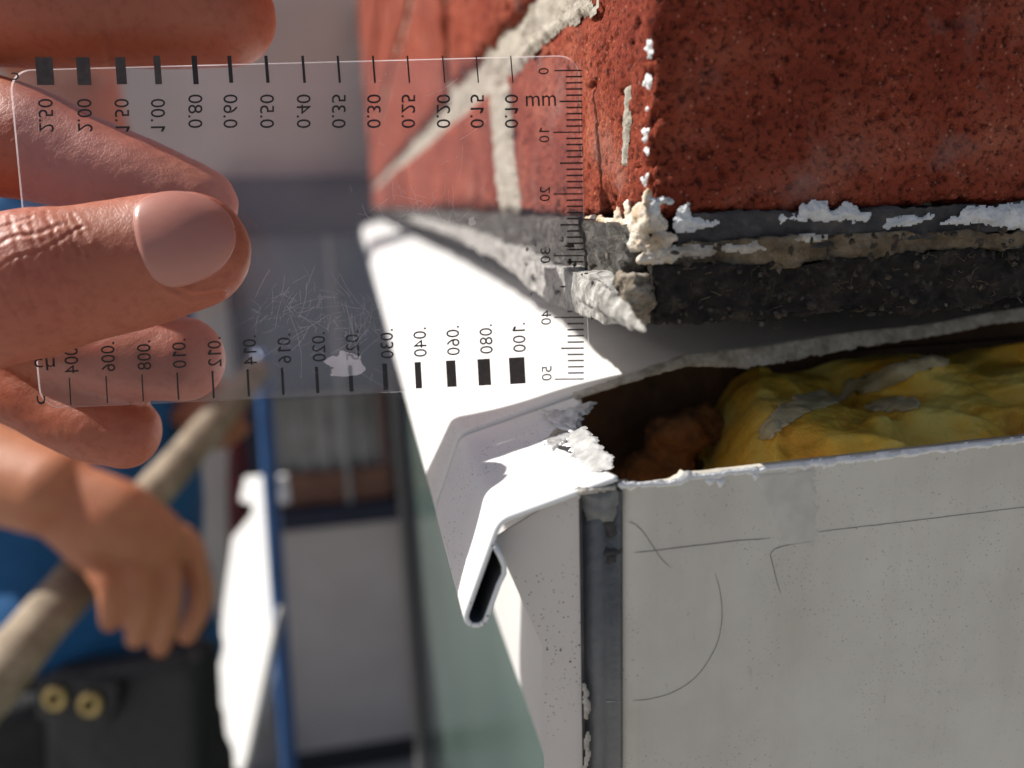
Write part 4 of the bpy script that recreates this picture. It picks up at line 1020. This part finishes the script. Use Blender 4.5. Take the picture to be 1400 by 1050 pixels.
def scratches():
    V = []; Fc = []
    regs = [((420, 420), 75, 55, 85), ((500, 460), 45, 60, 60), ((575, 290), 50, 25, 50), ((760, 400), 40, 60, 40), ((360, 440), 40, 30, 30), ((520, 200), 120, 80, 22), ((640, 330), 60, 40, 24), ((300, 150), 160, 60, 14)]
    for (c, sx, sy, n) in regs:
        for k in range(n):
            x = rng.normal(c[0], sx * .6); y_ = rng.normal(c[1], sy * .6)
            if not (345 < x < 792 or (x > 180 and y_ < 200)) or not 80 < y_ < 520: continue
            a = rng.uniform(0, math.pi); L_ = rng.exponential(9) + 3; ca = rng.normal(0, .09)
            pts = [cuv(x + t * L_ * math.cos(a + ca * t), y_ + t * L_ * math.sin(a + ca * t)) for t in (-1, -.3, .3, 1)]
            w_ = rng.uniform(.000018, .00005); i = len(V)
            for j, p in enumerate(pts):
                d = pts[min(j + 1, 3)] - pts[max(j - 1, 0)]; d = d / np.linalg.norm(d); s = np.array([-d[1], d[0]]) * w_ / 2
                V += [cpt(p - s, HF), cpt(p + s, HF)]
            for j in range(3): Fc.append((i + 2 * j, i + 2 * j + 2, i + 2 * j + 3, i + 2 * j + 1))
    for k in range(160):     # dust
        x, y_ = rng.uniform(345, 790), rng.uniform(85, 515); p = cuv(x, y_); r_ = rng.uniform(.00003, .00008); i = len(V)
        for a in range(5): V.append(cpt(p + r_ * np.array([math.cos(a * 1.257), math.sin(a * 1.257)]), HF))
        Fc.append(tuple(range(i, i + 5)))
    tag(mk('scratches', V, Fc, M_SCRATCH, GAUGE, False), kind='stuff')
    for k, pl in enumerate([[(444, 494), (455, 487), (462, 488), (466, 480), (480, 482), (492, 486), (494, 498), (500, 504), (490, 512), (470, 515), (452, 512), (458, 503)],
                            [(640, 300), (646, 296), (650, 304), (644, 309)]]):
        crust('scuff', [cpt(cuv(a, b), TH / 2 + .00001) for a, b in pl], CN, M_SCUFF, GAUGE, .00004, .0001, .0004, 150 + k, .5)
scratches()

# ------------------------------------------------------------------ the hand that holds the gauge
HAND = thing('hand', 'bare hand pinching the clear gauge between thumb and fingers', 'hand', tuple(P(-300, 330, .14)))
def hand():
    parts = []
    def path(pp): return [P(a, b, d) for a, b, d, r in pp], [r * d / F for a, b, d, r in pp]
    th = [(-420, 560, .122, 150), (-250, 470, .112, 132), (-120, 424, .1095, 112), (0, 397, .1095, 103), (50, 388, .1098, 101), (110, 376, .111, 93), (180, 361, .1124, 90), (222, 351, .1128, 87), (256, 344, .1130, 82)]
    TV, TF, tc, tA, tB, tr = limb(*path(th), ell=.80, m=30, n=70, tiplen=1.04); parts.append((TV, TF))
    idx = [(-330, 40, .148, 105), (-180, 14, .140, 84), (-60, 6, .1335, 80), (40, 10, .1305, 79), (130, 13, .1300, 74), (220, 15, .1302, 76), (280, 18, .1300, 72), (312, 22, .1298, 67)]
    parts.append(limb(*path(idx), ell=.92, m=26, n=60)[:2])
    mid = [(-340, 190, .150, 95), (-200, 175, .142, 92), (-80, 178, .1345, 86), (20, 192, .1288, 80), (110, 222, .1275, 68), (200, 252, .1268, 60), (274, 281, .1266, 53)]
    parts.append(limb(*path(mid), ell=.85, m=26, n=60)[:2])
    rg = [(-340, 330, .153, 90), (-180, 380, .147, 80), (-40, 430, .1385, 74), (80, 462, .1310, 68), (180, 482, .1286, 64), (250, 491, .1282, 59)]
    parts.append(limb(*path(rg), ell=.9, m=26, n=60)[:2])
    pk = [(-330, 470, .156, 84), (-180, 478, .149, 74), (-60, 490, .142, 68), (30, 520, .1350, 64), (95, 560, .1325, 59), (140, 580, .131, 56), (172, 592, .1305, 50)]
    parts.append(limb(*path(pk), ell=.9, m=26, n=60)[:2])
    # palm, heel of the thumb and wrist
    pa = [(-320, 270, .152, 250), (-420, 300, .150, 320), (-560, 350, .145, 330), (-720, 420, .138, 260), (-900, 500, .130, 240), (-1300, 680, .112, 290)]
    parts.append(limb(*path(pa), ell=.42, m=30, n=50)[:2])
    parts.append(ellip(P(-420, 520, .128), (.020, .018, .022)))
    V, Fc = remesh(parts, .0008, 5, 1)
    # thumb coordinates (along, around) for every vertex near it
    cx, cy, cz = proj(V)
    N = vnormals(V, Fc)
    if np.mean(np.sum(N * (V - V.mean(0)), 1)) < 0: N = -N
    face = N @ (-R[:, 2])                                             # towards the lens
    disp = .00018 * fbm(V, 180, 3, 9, .5) + .00005 * fbm(V, 900, 2, 10, .7)
    near = (cz < .1215)
    def crease(pts, wpx, depth, mask, bulge=.35):
        nonlocal disp
        d = np.full(len(V), 1e9)
        for a, b in zip(pts[:-1], pts[1:]):
            a = np.array(a, float); b = np.array(b, float); ab = b - a; t = np.clip(((cx - a[0]) * ab[0] + (cy - a[1]) * ab[1]) / (ab @ ab), 0, 1)
            d = np.minimum(d, np.hypot(cx - a[0] - t * ab[0], cy - a[1] - t * ab[1]))
        m = mask & (face > -.2)
        depth = depth * .62
        disp = disp + np.where(m, -depth * np.exp(-(d / wpx) ** 2) + bulge * depth * np.exp(-((d - 2.1 * wpx) / (1.3 * wpx)) ** 2), 0)
    # knuckle of the thumb
    kn = [[(16, 298), (20, 322), (30, 350), (36, 385), (50, 418)], [(42, 292), (47, 318), (56, 342), (66, 370), (76, 400), (90, 424)], [(62, 292), (72, 314), (82, 338), (84, 372), (82, 396)],
          [(90, 296), (99, 320), (108, 345), (116, 375), (117, 414)], [(102, 296), (110, 312), (122, 330)], [(0, 366), (24, 351), (56, 346), (82, 331), (112, 310)], [(0, 334), (20, 325), (50, 323), (88, 309)],
          [(0, 388), (14, 414), (34, 444)], [(30, 312), (46, 332), (50, 352)], [(0, 312), (22, 306), (44, 300)], [(66, 344), (60, 362), (46, 384)], [(24, 352), (10, 372), (2, 398)], [(112, 356), (104, 384), (100, 410)]]
    for k_, pts in enumerate(kn): crease([(a + 2 * math.sin(a * .9 + b), b) for a, b in cr(pts, 9)], 2.0 if k_ % 2 else 2.6, .00020, near, .5)
    sw = (cx - 58) / 52; sv = (cy - 345) / 75
    disp = disp + np.where(near & (face > -.2), .0006 * np.exp(-sw ** 2 - sv ** 2), 0)
    crease([(140, 20), (146, 60), (150, 95)], 5, .0003, (~near) & (cy < 130))
    crease([(208, 280), (209, 310), (216, 350), (232, 392), (262, 408), (300, 402)], 3.2, .00030, near, 1.4)
    # the bed of the nail
    nail = [(212, 283), (262, 268), (312, 276), (336, 320), (340, 350), (322, 385), (290, 398), (240, 402), (226, 350)]
    inn = inside(cx, cy, nail) & near & (face > .1); dd = edist(cx, cy, nail)
    disp = disp + np.where(inn, -np.minimum(dd / 14, 1) * .0004, 0)
    V = V + N * disp[:, None]
    o = mk('skin', V, Fc, M_SKIN, HAND)
    s = o.modifiers.new('sub', 'SUBSURF'); s.levels = 0; s.render_levels = 1
    # nail plate, following the curve of the thumb
    rows = []; n0, n1 = None, None
    L = np.concatenate([[0], np.cumsum(np.linalg.norm(np.diff(tc, axis=0), axis=1))])
    tx, ty, tz = proj(tc)
    s0 = np.interp(214, tx, L); s1 = L[-1] - .0010
    m = 34
    for t in .5 - .5 * np.cos(np.linspace(0, np.pi, 60)):
        s = s0 + (s1 - s0) * t
        c = np.array([np.interp(s, L, tc[:, k]) for k in range(3)]); a = np.array([np.interp(s, L, tA[:, k]) for k in range(3)]); b = np.array([np.interp(s, L, tB[:, k]) for k in range(3)])
        r = np.interp(s, L, tr); r0 = np.interp(s0, L, tr); r = max(r, r0 * (1 - .5 * t ** 3))
        half = math.radians(50) * max(.0004, 1 - abs(2 * t - 1) ** 3.0) ** (1 / 2.6)
        th_ = np.linspace(-half, half, m) + math.radians(10)
        sx = s - .0011 * (np.abs(np.linspace(-1, 1, m)) ** 2) * 0
        r_ = r * 1.0 + .00012 - .0002 * np.exp(-t / .04)
        rows.append(c + (np.sin(th_)[:, None] * a * r_ + .80 * np.cos(th_)[:, None] * b * (r_ + .00012)) - b * (.00042 * np.abs(np.linspace(-1, 1, m)) ** 5 + .0007 * max(0, 1 - t / .10) ** 2)[:, None])
    Vn = np.concatenate(rows); o = mk('thumb_nail', Vn, grid_faces(len(rows), m), M_NAIL, HAND)
    s = o.modifiers.new('t', 'SOLIDIFY'); s.thickness = .00025; s.offset = 0
    # sleeve end
    a = [P(-1180, 630, .118), P(-1300, 680, .112), P(-1700, 860, .09), P(-2100, 1040, .07)]
    tube('sleeve', a, [.036, .040, .044, .046], simple('grey_sleeve', (.10, .10, .11), None, rough=.9), HAND, 26, 30, .002)
hand()
